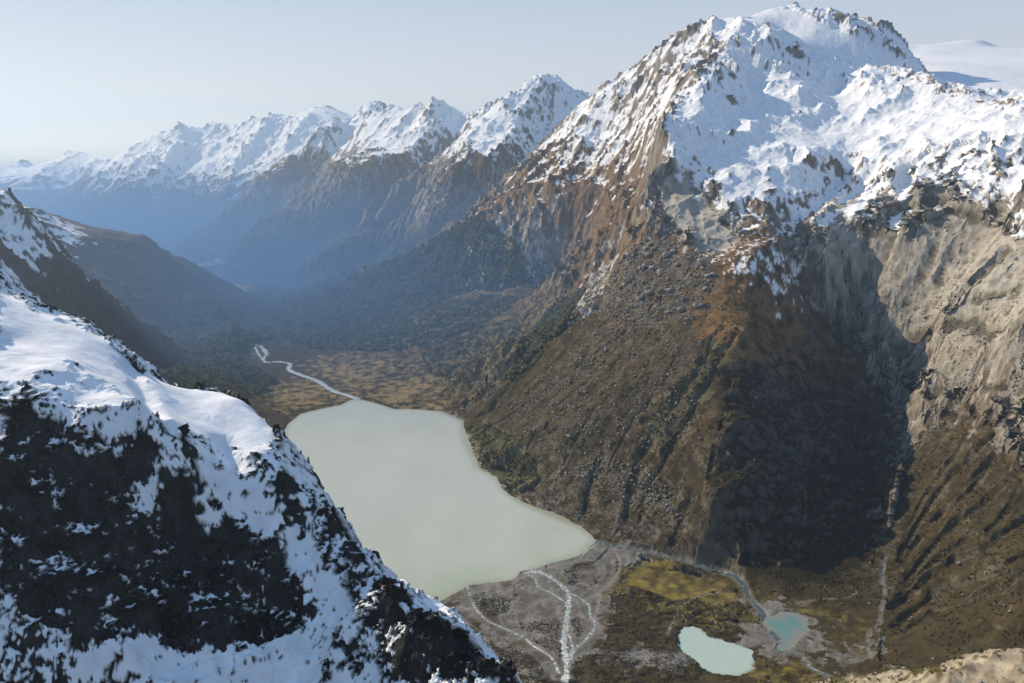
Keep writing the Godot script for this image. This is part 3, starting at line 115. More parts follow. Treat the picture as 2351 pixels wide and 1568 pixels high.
		["bare", 0.5, [-180, -764, -167, -763, -142, -703, -133, -717, -124, -715, -103, -649, -93, -639, -83, -634, -70, -607, -59, -602, -50, -609, -39, -606, -28, -612, -19, -610, -9, -563, -1, -559, 7, -566, -3, -560, -14, -559, -26, -559, -38, -563, -50, -569, -62, -571, -75, -580, -88, -583, -101, -589, -108, -593, -117, -611, -124, -621, -133, -629, -141, -641, -153, -669, -158, -683, -160, -694, -162, -703, -165, -713, -171, -734]],
		["bare", 0.8, [-94, -630, -78, -608, -69, -645, -56, -611, -47, -610, -38, -606, -28, -612, -16, -581, -5, -562, 6, -565, -8, -559, -21, -558, -35, -565, -48, -567, -62, -571, -69, -581, -74, -586, -80, -592, -86, -599]],
		["snow", 1, [-636, -983, -590, -933, -564, -917, -540, -902, -523, -900, -512, -907, -491, -899, -481, -909, -456, -883, -441, -873, -427, -867, -406, -848, -388, -823, -370, -798, -347, -762, -319, -717, -335, -722, -348, -721, -360, -722, -385, -752, -407, -775, -421, -785, -442, -805, -459, -819, -477, -819, -497, -822, -518, -834, -537, -840, -547, -834, -573, -879]],
		["calm", 0.8, [-638, -985, -606, -959, -565, -919, -540, -902, -523, -900, -512, -907, -491, -899, -481, -909, -457, -885, -444, -880, -428, -871, -412, -861, -431, -938, -418, -940, -371, -891, -361, -891, -342, -884, -325, -880, -313, -892, -296, -878, -270, -832, -246, -795, -259, -778, -273, -767, -294, -778, -308, -772, -313, -749, -315, -716, -334, -723, -375, -784, -384, -775, -401, -782, -415, -784, -436, -801, -449, -801, -460, -792, -478, -796, -497, -801, -512, -800, -528, -801, -546, -832, -565, -865, -582, -895]],
		["snow", 0.75, [-547, -834, -536, -843, -520, -843, -498, -836, -479, -832, -459, -819, -442, -811, -425, -802, -407, -791, -391, -783, -375, -777, -338, -722, -324, -717, -314, -719, -309, -736, -300, -741, -289, -742, -282, -751, -266, -739, -253, -732, -241, -726, -229, -721, -221, -722, -242, -710, -257, -704, -277, -711, -289, -702, -302, -705, -310, -701, -319, -700, -331, -703, -344, -707, -358, -707, -367, -697, -378, -689, -388, -689, -405, -694, -421, -701, -432, -699, -445, -703, -457, -702, -480, -719, -494, -744, -510, -770, -533, -809]],
		["snow", 0.35, [-261, -718, -247, -721, -232, -721, -221, -734, -208, -743, -201, -737, -196, -732, -188, -718, -182, -708, -175, -702, -163, -695, -152, -687, -134, -648, -123, -639, -135, -635, -148, -633, -161, -631, -173, -657, -183, -672, -189, -678, -195, -685, -201, -689, -212, -699, -222, -705, -229, -704, -238, -710]],
		["snow", 1, [-403, -871, -418, -940, -371, -871, -362, -892, -343, -883, -325, -879, -313, -892, -286, -839, -268, -810, -250, -789, -240, -791, -256, -775, -278, -781, -293, -770, -306, -763, -317, -747, -339, -780, -360, -812, -376, -830]],
		["snow", 0.8, [-360, -716, -348, -715, -337, -716, -325, -716, -313, -714, -304, -723, -296, -733, -285, -737, -274, -739, -261, -732, -249, -725, -236, -721, -262, -719, -277, -714, -289, -700, -296, -700, -305, -703, -310, -700, -319, -704, -326, -704, -336, -711, -344, -712, -351, -714]],
		["snow", 0.8, [-353, -587, -343, -591, -332, -593, -325, -602, -317, -612, -308, -613, -299, -615, -290, -620, -277, -621, -264, -624, -252, -629, -240, -634, -227, -639, -215, -644, -204, -653, -193, -661, -186, -653, -175, -635, -164, -613, -158, -611, -171, -613, -188, -622, -202, -623, -214, -620, -225, -618, -237, -613, -247, -606, -259, -602, -267, -593, -279, -594, -289, -587, -300, -585, -310, -581, -323, -581, -334, -580, -345, -576, -355, -575, -367, -574, -359, -579]],
	],
	"leftslope": [
		["snow", 0.5, [-2008, -3184, -1955, -3173, -1896, -3150, -1868, -3177, -1828, -3149, -2127, -3703, -1783, -2962, -1812, -2901, -1844, -2889, -1957, -3079, -1978, -3124]],
		["bare", 1, [-1805, -2847, -1785, -2860, -1771, -2938, -1768, -3098, -1743, -3183, -1728, -3244, -1726, -3329, -1692, -3361, -1747, -3572, -1684, -3558, -1674, -3647, -1634, -3684, -1590, -3706, -1514, -3533, -1515, -3524, -1515, -3524, -1520, -3502, -1519, -3334, -1525, -3329, -1511, -3235, -1299, -2420, -1299, -2420, -1367, -2361, -1531, -2492, -1531, -2492, -1531, -2492, -1553, -2499, -1561, -2433, -1555, -2367, -1555, -2367, -1582, -2581, -1582, -2581, -1755, -2899, -1763, -2885, -1775, -2879, -1789, -2850]],
		["bare", 1, [-1803, -3165, -1784, -3217, -1813, -3355, -1801, -3411, -1812, -3515, -1796, -3581, -1783, -3651, -1734, -3645, -1694, -3668, -1654, -3691, -1619, -3724, -1567, -3709, -1522, -3538, -1574, -3555, -1605, -3507, -1661, -3522, -1716, -3538, -1682, -3371, -1704, -3326, -1734, -3297, -1738, -3220, -1752, -3166, -1763, -3102]],
	],
	"lefthill": [
		["forest", 1, [-1967, -4493, -1941, -4649, -1932, -4863, -1873, -4943, -1879, -5201, -1845, -5367, -1804, -5544, -1828, -5949, -1760, -6170, -1833, -6774, -1833, -6774, -1833, -6774, -1833, -6774, -1546, -5146, -1546, -5146, -1572, -5013, -1575, -5013, -1595, -4624, -1652, -4595, -1704, -4417, -1699, -4197, -1670, -4014, -1734, -4047, -1857, -4294]],
		["forest", 0.9, [-2195, -6733, -2020, -6634, -1969, -6920, -1836, -6780, -1836, -6780, -1833, -6774, -1833, -6774, -1833, -6774, -1546, -5146, -1546, -5146, -1546, -5146, -1575, -5013, -1595, -4624, -1607, -4828, -1779, -5420]],
		["pale", 1, [-2190, -6306, -2220, -6680, -2084, -6565, -2011, -6300, -2080, -6154, -1984, -5672]],
		["snow", 0.6, [-2885, -4936, -2978, -5205, -2739, -4893, -2546, -4770, -2542, -4589, -2666, -4674, -2755, -4744]],
		["bare", 1, [-2732, -5259, -2586, -5212, -2535, -5345, -2416, -5342, -2381, -5431, -2330, -5461, -2275, -5566, -2222, -5650, -2124, -5639, -2035, -5637, -2159, -6256, -2008, -6101, -1802, -5735, -1572, -5013, -1572, -5013, -1597, -4767, -1595, -4624, -1669, -4585, -1726, -4509, -1791, -4476, -1835, -4390, -1906, -4364, -1929, -4254, -1976, -4213, -2021, -4234, -2031, -3981, -2045, -3984, -2162, -4029, -2192, -4011, -2247, -4015, -2247, -4015, -2323, -4128, -2405, -4213, -2519, -4551, -2527, -4578, -2542, -4750]],
		["tussock", 0.9, [-2445, -4555, -2366, -4551, -2291, -4565, -2199, -4543, -2138, -4591, -2089, -4671, -2027, -4730, -1948, -4785, -1890, -4883, -1848, -5037, -1780, -5128, -1752, -5045, -1740, -4764, -1844, -4817, -1904, -4754, -1966, -4701, -2019, -4632, -2069, -4545, -2141, -4490, -2207, -4435, -2261, -4432, -2333, -4449, -2404, -4470]],
		["tussock", 0.8, [-2603, -4770, -2523, -4817, -2470, -4906, -2450, -4837, -2506, -4775, -2562, -4722]],
		["forest", 0.7, [-2014, -4621, -1962, -4704, -1895, -4764, -1855, -4897, -1816, -5050, -1754, -5146, -1704, -5299, -1688, -5586, -1751, -6164, -1833, -6774, -1833, -6774, -1546, -5146, -1546, -5146, -1546, -5146, -1572, -5013, -1593, -4687, -1605, -4618, -1682, -4535, -1718, -4419, -1707, -4187, -1734, -4047, -1901, -4400]],
	],
	"range_a": [
		["tussock", 1, [-285, -7324, -160, -7734, -20, -7876, 144, -7830, 310, -7981, 138, -7581, 46, -7227, -109, -6993, -232, -6957, -365, -6922, -494, -6948, -621, -7005, -555, -7072, -512, -7335, -386, -7200]],
		["pale", 1, [-520, -7057, -388, -7225, -297, -7152, -413, -7057, -531, -6950]],
		["pale", 0.8, [-816, -6965, -719, -6977, -621, -7005, -575, -6968, -653, -6868, -728, -6744]],
	],
	"range_b": [
		["pale", 1, [-2879, -7904, -2732, -7822, -2670, -7771, -2807, -7855]],
		["tussock", 1, [-1568, -8682, -1405, -8888, -1239, -9009, -1111, -9256, -981, -9406, -834, -9480, -779, -9425, -890, -9389, -930, -9310, -1100, -9026, -1105, -7781, -1105, -7781, -1511, -8577]],
		["pale", 0.8, [-1625, -8585, -1479, -8779, -1502, -8684, -1582, -8502]],
		["forest", 0.7, [-1602, -8500, -1730, -8343, -1873, -8284, -2019, -8272, -2190, -8302, -2327, -8248, -2456, -8180, -2569, -8073, -2719, -8084, -2860, -8057, -2682, -7962, -2533, -7896, -2370, -7835, -2211, -7749, -1988, -7417, -1946, -7461, -1604, -7509, -1604, -7509, -1492, -7719, -1492, -7719, -1492, -7719, -1105, -7781, -1105, -7781, -1105, -7781, -1105, -7781, -1105, -7781, -1359, -8765, -1471, -8648]],
	],
	"range_c": [
		["tussock", 1, [-3104, -11184, -2798, -11367, -2541, -11205, -2599, -10874, -2602, -10715, -2718, -10744, -2878, -10521, -3185, -10748]],
		["pale", 0.8, [-2905, -11277, -2838, -11335, -2781, -11396, -2741, -11351, -2751, -11234, -2709, -10819, -2747, -10557, -2753, -10453]],
		["bare", 1, [-3100, -11180, -2940, -11383, -2721, -11273, -2528, -11210, -2591, -10887, -2606, -10831, -2602, -10715, -2602, -10619, -1666, -9565, -1666, -9565, -1666, -9565, -1666, -9565, -2930, -10030, -3022, -9989, -3260, -9740, -3194, -8872, -3192, -8851, -3192, -8851, -3217, -8851, -3391, -8865, -3421, -8874, -3375, -8851, -3380, -9142, -3433, -9579, -3382, -9764, -3362, -10013, -3337, -10281, -3243, -10509, -3132, -10716]],
	],
}
# Gullies and ribs: width, depth (negative: a rib), and the line as x, z pairs.
const GULLIES := {
	"massif": [
		[70, 45, [1429, -3444, 1366, -3402, 1290, -3326, 1157, -3140, 1083, -3073]],
		[45, 30, [904, -3136, 965, -3029, 1110, -3149, 1148, -3177]],
		[40, 25, [1357, -3398, 1409, -3403, 1425, -3317]],
		[90, 60, [1087, -3054, 1021, -2964, 1067, -2943, 1114, -2906, 1165, -2875, 1222, -2871, 1210, -2720, 1234, -2662, 1262, -2600, 1274, -2507]],
		[26, 34, [1520, -2484, 1439, -2485, 1377, -2502, 1353, -2567, 1331, -2628]],
		[36, 44, [1373, -2201, 1391, -2377, 1361, -2448, 1344, -2532]],
		[20, 14, [1590, -2723, 1537, -2727, 1478, -2701, 1424, -2660]],
		[18, 12, [1510, -2929, 1475, -2767, 1419, -2726, 1382, -2711, 1351, -2700]],
		[18, 12, [1470, -2310, 1430, -2375, 1398, -2446]],
		[16, 12, [1322, -2962, 1287, -2928, 1291, -2858]],
		[16, 10, [768, -3341, 736, -3263, 720, -3090]],
		[14, 16, [1403, -2080, 1336, -2124, 1319, -2150, 1285, -2127]],
		[12, 12, [1413, -2486, 1363, -2459, 1330, -2433]],
		[12, 10, [1597, -2698, 1569, -2557, 1596, -2431]],
		[13, 9, [1283, -1850, 1230, -1878, 1196, -1893, 1139, -1869, 1091, -1862, 1020, -1803, 971, -1783]],
		[13, 9, [1209, -1710, 1135, -1699, 1073, -1664, 1038, -1681, 984, -1674, 935, -1659, 885, -1642]],
		[12, 8, [1039, -1434, 982, -1444, 954, -1465, 916, -1482, 879, -1505, 800, -1463]],
		[12, 8, [1283, -2033, 1256, -2038, 1217, -2030, 1182, -2009, 1142, -1987, 1102, -1964, 1062, -1934, 994, -1861]],
		[50, 28, [1543, -3214, 1439, -3009, 1418, -2973, 1378, -2903, 1331, -2874]],
		[40, 22, [608, -3659, 572, -3375, 564, -3206, 514, -3230]],
		[120, 60, [619, -4362, 533, -3378, 498, -3346, 453, -3620, 391, -3329, 336, -3084]],
		[30, 14, [664, -2469, 620, -2420, 571, -2344, 529, -2295, 488, -2259, 445, -2223, 406, -2178, 365, -2140]],
		[30, 12, [694, -2428, 655, -2386, 608, -2319, 561, -2249, 507, -2166, 458, -2127, 408, -2064]],
		[35, 18, [343, -3077, 265, -3060, 185, -3060, 110, -3047, 29, -2973, -29, -2945, -83, -2861]],
		[30, 16, [1318, -2190, 1282, -2192, 1251, -2206, 1226, -2218, 1196, -2220, 1179, -2254, 1047, -2058]],
		[17, 14, [1360, -1981, 1267, -1946, 1244, -1965, 1193, -1956, 1144, -1949, 1100, -1928, 1049, -1894, 988, -1818, 937, -1757]],
		[17, 14, [1259, -1797, 1175, -1783, 1119, -1768, 1072, -1760, 1020, -1744, 967, -1711, 904, -1661]],
		[17, 14, [1242, -1883, 1226, -1900, 1190, -1886, 1134, -1841, 1098, -1833, 1076, -1854, 1030, -1832, 985, -1788, 928, -1729]],
		[17, 14, [1171, -1648, 1085, -1623, 1038, -1614, 998, -1637, 948, -1640, 900, -1627, 835, -1583]],
		[17, 14, [1091, -1518, 1010, -1496, 991, -1531, 958, -1558, 928, -1590, 869, -1551, 805, -1497]],
		[60, 40, [167, -4862, 189, -4686, 216, -4607, 155, -4577, 98, -4493]],
		[50, 30, [-80, -5035, -61, -4856, -72, -4714, -80, -4542]],
		[60, 35, [684, -4393, 612, -4434, 534, -4438, 435, -4513, 356, -4541, 272, -4539]],
		[30, 14, [-34, -3719, -99, -3438, -137, -3254, -173, -3144]],
		[30, 14, [32, -3486, -42, -3186, -86, -3056, -126, -2995]],
		[25, 10, [361, -2111, 324, -2041, 301, -1962]],
		[25, 10, [259, -2210, 222, -2128, 202, -2049]],
		[25, 10, [462, -1927, 428, -1875, 404, -1843]],
		[160, -45, [540, -5303, 445, -5192, 392, -5045, 304, -4857, 209, -4782]],
		[140, -40, [856, -4169, 725, -3798, 630, -3640, 611, -3664]],
		[130, -40, [1034, -4162, 932, -3983, 865, -3837, 796, -3631]],
		[120, -22, [1420, -4083, 1300, -4000, 1164, -3856, 1021, -3616]],
		[150, -35, [1803, -4172, 1908, -4031, 1932, -3738, 2018, -3605]],
		[120, -40, [270, -4629, 360, -4641, 479, -4422, 425, -4401]],
	],
	"near": [
		[14, 10, [-428, -864, -393, -817, -338, -723, -321, -717, -308, -711]],
		[16, 12, [-293, -770, -266, -739, -270, -730]],
		[18, -8, [-313, -717, -299, -728, -280, -729, -263, -726, -244, -720]],
	],
	"range_a": [
		[140, 80, [465, -8246, 412, -8083, 319, -7966, 188, -7702, 55, -7255]],
		[300, -110, [324, -8264, 166, -8133, 45, -7919, 0, -7704, -115, -7171, -199, -7085, -324, -7014, -489, -6874, -676, -6633]],
		[150, -50, [-109, -7169, -370, -7212, -495, -7066, -618, -6970]],
		[520, 170, [496, -8092, 319, -7966, 188, -7702, 46, -7227, -109, -6930, -230, -6890, -371, -6838, -507, -6610, -663, -6487, -829, -6481, -1026, -6644]],
	],
	"range_b": [
		[160, 90, [-639, -9406, -890, -9389, -930, -9310, -1105, -7781, -1105, -7781, -1492, -7719]],
		[380, -110, [-955, -9820, -916, -9702, -926, -9566, -1057, -9380, -1162, -9129, -1287, -8965]],
		[300, -80, [-1506, -8744, -1610, -8588, -1737, -8398, -1892, -8325, -2089, -8350]],
		[560, 190, [-651, -9419, -941, -9303, -1250, -8881, -1466, -8594, -1599, -8326, -1749, -8161, -1954, -8023, -2170, -7962]],
	],
	"range_c": [
		[150, 80, [-2351, -11480, -2463, -11310, -2599, -10874, -2602, -10715]],
		[420, -110, [-2482, -11700, -2581, -11418, -2700, -11306, -2737, -10899, -2753, -10453, -2879, -10063]],
		[600, 190, [-2351, -11480, -2599, -10874, -2753, -10453, -3021, -10086, -3164, -9824, -3363, -9536]],
	],
	"range_d": [
		[350, -90, [-6155, -13867, -6251, -13624, -6357, -13379, -6344, -12821]],
		[400, -100, [-5832, -14559, -5768, -14207, -5737, -13549, -5931, -12981]],
		[400, -100, [-4177, -14158, -4300, -13794, -4461, -13489, -4428, -12817]],
	],
	"range_e": [
		[350, -80, [-8687, -15341, -8621, -14728, -8703, -14378, -8653, -14102]],
	],
}
# Outlines of the ponds and courses of the streams (widths first), x, z pairs.
const PONDS := [[353.1, -1501.8, 366.7, -1516.3, 388.8, -1520.0, 401.3, -1509.0, 412.2, -1483.9, 426.0, -1480.4, 436.7, -1473.3, 463.2, -1456.0, 488.2, -1435.7, 480.6, -1403.0, 470.3, -1374.5, 453.1, -1362.2, 435.9, -1356.1, 407.6, -1359.2, 383.8, -1365.3, 373.0, -1377.6, 361.5, -1396.6, 350.4, -1419.2, 343.1, -1442.4, 344.5, -1469.8], [538.6, -1534.9, 564.2, -1561.5, 591.2, -1577.1, 627.3, -1573.2, 637.2, -1557.7, 641.2, -1538.6, 632.4, -1520.0, 622.9, -1505.4, 595.1, -1480.4, 580.8, -1462.9, 570.9, -1445.8, 547.9, -1425.8, 539.0, -1435.7, 542.4, -1452.6, 555.5, -1480.4, 551.0, -1512.7]]
const STREAMS := [
	[19, 24, -1285, -3858, -1241, -3839, -1191, -3756, -1190, -3697, -1164, -3645, -1105, -3670, -1055, -3657, -1033, -3576, -966, -3508, -867, -3417, -763, -3265, -695, -3208, -637, -3150],
	[10, 8, -1277, -3850, -1239, -3768, -1198, -3697, -1164, -3645],
	[12, 10, 97, -1293, 103, -1333, 106, -1389, 106, -1451, 119, -1544, 130, -1638, 125, -1675, 93, -1730, 61, -1760, 29, -1756],
	[7, 5, 101, -1332, 117, -1398, 127, -1426, 151, -1459, 177, -1518, 171, -1563, 172, -1602, 153, -1637, 132, -1660],
	[5, 4, 124, -1604, 121, -1616, 90, -1660, 61, -1688, 52, -1730, 27, -1762],
	[4, 4, 89, -1328, 79, -1381, 65, -1406, 43, -1439, 25, -1473, -15, -1508, -53, -1541, -80, -1592, -96, -1646, -106, -1698, -105, -1723],
	[4, 3, 110, -1380, 122, -1434, 120, -1477, 116, -1516],
	[12, 9, 553, -1474, 549, -1508, 555, -1572, 544, -1629, 543, -1645, 544, -1675, 540, -1715, 516, -1754, 483, -1774, 448, -1790, 421, -1808, 379, -1833, 354, -1848, 319, -1864, 281, -1880, 230, -1913],
	[8, 6, 609, -1343, 585, -1371, 580, -1420, 543, -1427],
]
# Dry gravel channels of the delta, as the streams.
const CHANNELS := [
	[9, 8, 259, -1868, 266, -1823, 252, -1752, 203, -1675, 173, -1642],
	[4, 4, 315, -1832, 265, -1756, 226, -1697, 183, -1642],
	[5, 4, 221, -1903, 187, -1862, 158, -1814, 100, -1794, 72, -1759],
	[3, 3, 126, -1787, 111, -1715, 125, -1675],
	[3, 3, -23, -1645, -29, -1579, -19, -1516],
	[3, 3, 14, -1643, 7, -1566, 15, -1516],
	[3, 3, -57, -1700, -71, -1647, -81, -1677],
	[3, 3, 486, -1683, 426, -1651, 389, -1620, 363, -1578, 344, -1534, 326, -1484],
	[12, 14, 125, -1390, 157, -1417, 188, -1412, 218, -1406, 249, -1415, 279, -1414, 312, -1419, 338, -1414, 354, -1397],
	[4, 4, 788, -1518, 748, -1489, 728, -1450, 708, -1389],
	[3, 3, 640, -1610, 686, -1619, 724, -1623, 761, -1627, 791, -1651],
	[8, 6, 903, -1763, 865, -1692, 849, -1640, 808, -1565, 781, -1515],
	[3, 3, 46, -1750, 70, -1678, 97, -1673, 123, -1691],
	[4, 3, 153, -1642, 180, -1680, 208, -1720, 226, -1773, 196, -1819, 151, -1802, 128, -1756],
	[3, 3, -137, -1600, -92, -1527, -58, -1475, -43, -1424, -26, -1380],
]
# Large boulders: x, z and size in metres.
const BOULDERS := [175, -2320, 24, 323, -2671, 20, 330, -2442, 15, 142, -2230, 14, 288, -2158, 12, 309, -2143, 12, 265, -2253, 10, 646, -3012, 34, 579, -2960, 22, 547, -3062, 20, 497, -3105, 18, 473, -2868, 16, 633, -2824, 22, 676, -2868, 24, 519, -2875, 20, 565, -2795, 22, 587, -2705, 18, 662, -2710, 26, 515, -2746, 16, 433, -2897, 14, 383, -3031, 14, 699, -2451, 18, 752, -2387, 16, 712, -2230, 18, 513, -2064, 12, 479, -2363, 14, 235, -2809, 16, 246, -2724, 14, 270, -2802, 14, 280, -2680, 12, 214, -2811, 12, 251, -2665, 10, 1089, -1961, 12, 991, -1609, 13, 911, -1687, 8, 968, -1594, 7, 985, -1545, 9, 798, -1600, 8, 956, -1391, 8, 710, -1535, 7, 802, -1341, 8, 945, -1509, 6, 929, -1842, 9, 982, -1914, 7, 842, -1550, 6, 999, -1528, 6, 928, -1637, 6, 846, -1510, 6, 954, -1370, 7, 1172, -2097, 10, 881, -1818, 8, 900, -1793, 8, 937, -1802, 7]
const BOULDER_LABELS := ["grey block high in the high boulder field, fourth from the left", "grey block high in the high boulder field, third from the left", "grey block high in the high boulder field, second from the left", "grey block high in the high boulder field, leftmost", "grey block midway in the high boulder field, second from the left", "grey block high in the high boulder field, fifth from the left", "grey block high in the high boulder field, sixth from the left", "grey block midway in the high boulder field, third from the left", "grey block midway in the high boulder field, fourth from the left", "grey block midway in the high boulder field, fifth from the left", "grey block midway in the high boulder field, sixth from the left", "grey block low in the high boulder field, second from the left", "grey block low in the high boulder field, leftmost", "grey block midway in the high boulder field, leftmost", "grey block low in the high boulder field, fifth from the left", "grey block low in the high boulder field, sixth from the left", "grey block low in the high boulder field, seventh from the left", "grey block low in the high boulder field, fourth from the left", "grey block low in the high boulder field, third from the left", "grey block high in the rock cluster left on the spur, leftmost", "grey block low in the rock cluster left on the spur, leftmost", "grey block high in the rock cluster left on the spur, second from the left", "grey block midway in the rock cluster left on the spur, second from the left", "grey block midway in the rock cluster left on the spur, leftmost", "grey block low in the rock cluster left on the spur, second from the left", "pale boulder high on the slope right of the ravine, sixth from the left", "pale boulder midway on the slope right of the ravine, fourth from the left", "pale boulder midway on the slope right of the ravine, leftmost", "pale boulder midway on the slope right of the ravine, third from the left", "pale boulder midway on the slope right of the ravine, sixth from the left", "pale boulder low on the slope right of the ravine, second from the left", "pale boulder low on the slope right of the ravine, sixth from the left", "pale boulder low on the slope right of the ravine, leftmost", "pale boulder low on the slope right of the ravine, fifth from the left", "pale boulder midway on the slope right of the ravine, fifth from the left", "pale boulder high on the slope right of the ravine, third from the left", "pale boulder high on the slope right of the ravine, fourth from the left", "pale boulder low on the slope right of the ravine, third from the left", "pale boulder midway on the slope right of the ravine, seventh from the left", "pale boulder midway on the slope right of the ravine, second from the left", "pale boulder low on the slope right of the ravine, fourth from the left", "pale boulder low on the slope right of the ravine, seventh from the left", "pale boulder high on the slope right of the ravine, seventh from the left", "pale boulder high on the slope right of the ravine, leftmost", "pale boulder high on the slope right of the ravine, second from the left", "pale boulder high on the slope right of the ravine, fifth from the left"]


var units := {}

func fbm(seed_: int, wave: float, oct: int, kind := FastNoiseLite.FRACTAL_FBM) -> FastNoiseLite:
	var n := FastNoiseLite.new()
	n.noise_type = FastNoiseLite.TYPE_SIMPLEX_SMOOTH
	n.seed = seed_
	n.frequency = 1.0 / wave
	if kind == FastNoiseLite.FRACTAL_PING_PONG:      # stands for broken, blocky rock
		n.noise_type = FastNoiseLite.TYPE_CELLULAR
		n.cellular_return_type = FastNoiseLite.RETURN_DISTANCE2_SUB
		n.cellular_jitter = 1.0
		kind = FastNoiseLite.FRACTAL_FBM
	n.fractal_type = kind
	n.fractal_octaves = oct
	return n

# ---------------------------------------------------------------- terrain grids
# A unit is a grid of rows z (near to far) and columns x; rows and columns may widen with distance so
# that the mesh is fine where the land is near and coarse where it is far.
class Unit:
	var called: String
	var nx: int
	var nz: int
	var zn: float; var zf: float            # z of the nearest and farthest row (negative numbers)
	var l0: float; var l1: float; var r0: float; var r1: float   # left and right edge at zn and zf
	var geometric := false
	var zs := PackedFloat32Array()
	var h := PackedFloat32Array()
	var snow := PackedFloat32Array()        # how much of the ground snow covers
	var col := PackedColorArray()
	var verts := PackedVector3Array()
	var nor := PackedVector3Array()
	var masks := {}
	func rows() -> void:
		zs.resize(nz)
		for j in nz:
			var t := float(j) / (nz - 1)
			zs[j] = zn * pow(zf / zn, t) if geometric else lerpf(zn, zf, t)
	func left(z: float) -> float:
		return l0 + (l1 - l0) * (z - zn) / (zf - zn)
	func right(z: float) -> float:
		return r0 + (r1 - r0) * (z - zn) / (zf - zn)
	func row_of(z: float) -> float:
		return (log(z / zn) / log(zf / zn) if geometric else (z - zn) / (zf - zn)) * (nz - 1)
	func col_of(x: float, z: float) -> float:
		var l := left(z)
		return (x - l) / (right(z) - l) * (nx - 1)
	func ground(x: float, z: float) -> float:
		if z > zn or z < zf:
			return -1e6
		var fj := row_of(z)
		var fi := col_of(x, z)
		if fi < 0 or fj < 0 or fi >= nx - 1 or fj >= nz - 1:
			return -1e6
		var i := int(fi)
		var j := int(fj)
		var a := j * nx + i
		var tx := fi - i
		var tz := fj - j
		return lerpf(lerpf(h[a], h[a + 1], tx), lerpf(h[a + nx], h[a + nx + 1], tx), tz)
	func mask_at(kind: String, x: float, z: float) -> float:
		if not masks.has(kind) or z > zn or z < zf:
			return 0.0
		var i := int(col_of(x, z))
		var j := int(row_of(z))
		if i < 0 or j < 0 or i >= nx or j >= nz:
			return 0.0
		return float(masks[kind][j * nx + i]) / 255.0
	func normal_at(x: float, z: float) -> Vector3:
		var i := clampi(int(col_of(x, z)), 0, nx - 1)
		var j := clampi(int(row_of(z)), 0, nz - 1)
		return nor[j * nx + i]

func fit(p: PackedFloat64Array, n: int, c: float) -> PackedFloat64Array:
	# weights of a multiquadric surface through n points (x, y, z triples)
	var a := []
	for i in n:
		var r := PackedFloat64Array()
		r.resize(n + 1)
		for j in n:
			var dx := p[i * 3] - p[j * 3]
			var dz := p[i * 3 + 2] - p[j * 3 + 2]
			r[j] = 30000.0 - sqrt(dx * dx + dz * dz + c * c)
		r[i] += 2.0
		r[n] = p[i * 3 + 1]
		a.append(r)
	for k in n:
		var rk: PackedFloat64Array = a[k]
		var inv := 1.0 / rk[k]
		for i in range(k + 1, n):
			var ri: PackedFloat64Array = a[i]
			var f := ri[k] * inv
			a[i] = null
			for j in range(k, n + 1):
				ri[j] -= f * rk[j]
			a[i] = ri
	var w := PackedFloat64Array()
	w.resize(n)
	for k in range(n - 1, -1, -1):
		var rk: PackedFloat64Array = a[k]
		var s := rk[n]
		for j in range(k + 1, n):
			s -= rk[j] * w[j]
		w[k] = s / rk[k]
	return w

func base_surface(u: Unit, data: Array, c: float, coarse: int) -> void:
	var p := PackedFloat64Array(data)
	var n := p.size() / 3
	var w := fit(p, n, c)
	var cx := (u.nx - 1) / coarse + 2
	var cz := (u.nz - 1) / coarse + 2
	var g := PackedFloat32Array()
	g.resize(cx * cz)
	var cc := c * c
	for j in cz:
		var jz := float(j * coarse) / (u.nz - 1)
		var z := u.zn * pow(u.zf / u.zn, jz) if u.geometric else lerpf(u.zn, u.zf, jz)
		var l := u.left(z)
		var r := u.right(z)
		for i in cx:
			var x := l + (r - l) * float(i * coarse) / (u.nx - 1)
			var s := 0.0
			var k := 0
			for q in n:
				var dx: float = x - p[k]
				var dz: float = z - p[k + 2]
				s += w[q] * (30000.0 - sqrt(dx * dx + dz * dz + cc))
				k += 3
			g[j * cx + i] = s
	# Catmull-Rom along x, then along z
	var m := PackedFloat32Array()
	m.resize(u.nx * cz)
	for j in cz:
		var o := j * cx
		for i in u.nx:
			var q := i / coarse
			var t := float(i - q * coarse) / coarse
			var b := g[o + q]
			var d := g[o + mini(q + 1, cx - 1)]
			m[j * u.nx + i] = cubic_interpolate(b, d, g[o + maxi(q - 1, 0)], g[o + mini(q + 2, cx - 1)], t)
	u.h.resize(u.nx * u.nz)
	for j in u.nz:
		var q := j / coarse
		var t := float(j - q * coarse) / coarse
		var o0 := maxi(q - 1, 0) * u.nx
		var o1 := q * u.nx
		var o2 := mini(q + 1, cz - 1) * u.nx
		var o3 := mini(q + 2, cz - 1) * u.nx
		for i in u.nx:
			u.h[j * u.nx + i] = cubic_interpolate(m[o1 + i], m[o2 + i], m[o0 + i], m[o3 + i], t)

func slopes(u: Unit) -> PackedFloat32Array:
	var s := PackedFloat32Array()
	s.resize(u.nx * u.nz)
	var nx := u.nx
	for j in u.nz:
		var ja := maxi(j - 1, 0)
		var jb := mini(j + 1, u.nz - 1)
		var dz := absf(u.zs[jb] - u.zs[ja])
		var dx := (u.right(u.zs[j]) - u.left(u.zs[j])) / (nx - 1)
		for i in nx:
			var ia := maxi(i - 1, 0)
			var ib := mini(i + 1, nx - 1)
			var gx := (u.h[j * nx + ib] - u.h[j * nx + ia]) / (dx * (ib - ia))
			var gz := (u.h[jb * nx + i] - u.h[ja * nx + i]) / dz
			s[j * nx + i] = sqrt(gx * gx + gz * gz)
	return s

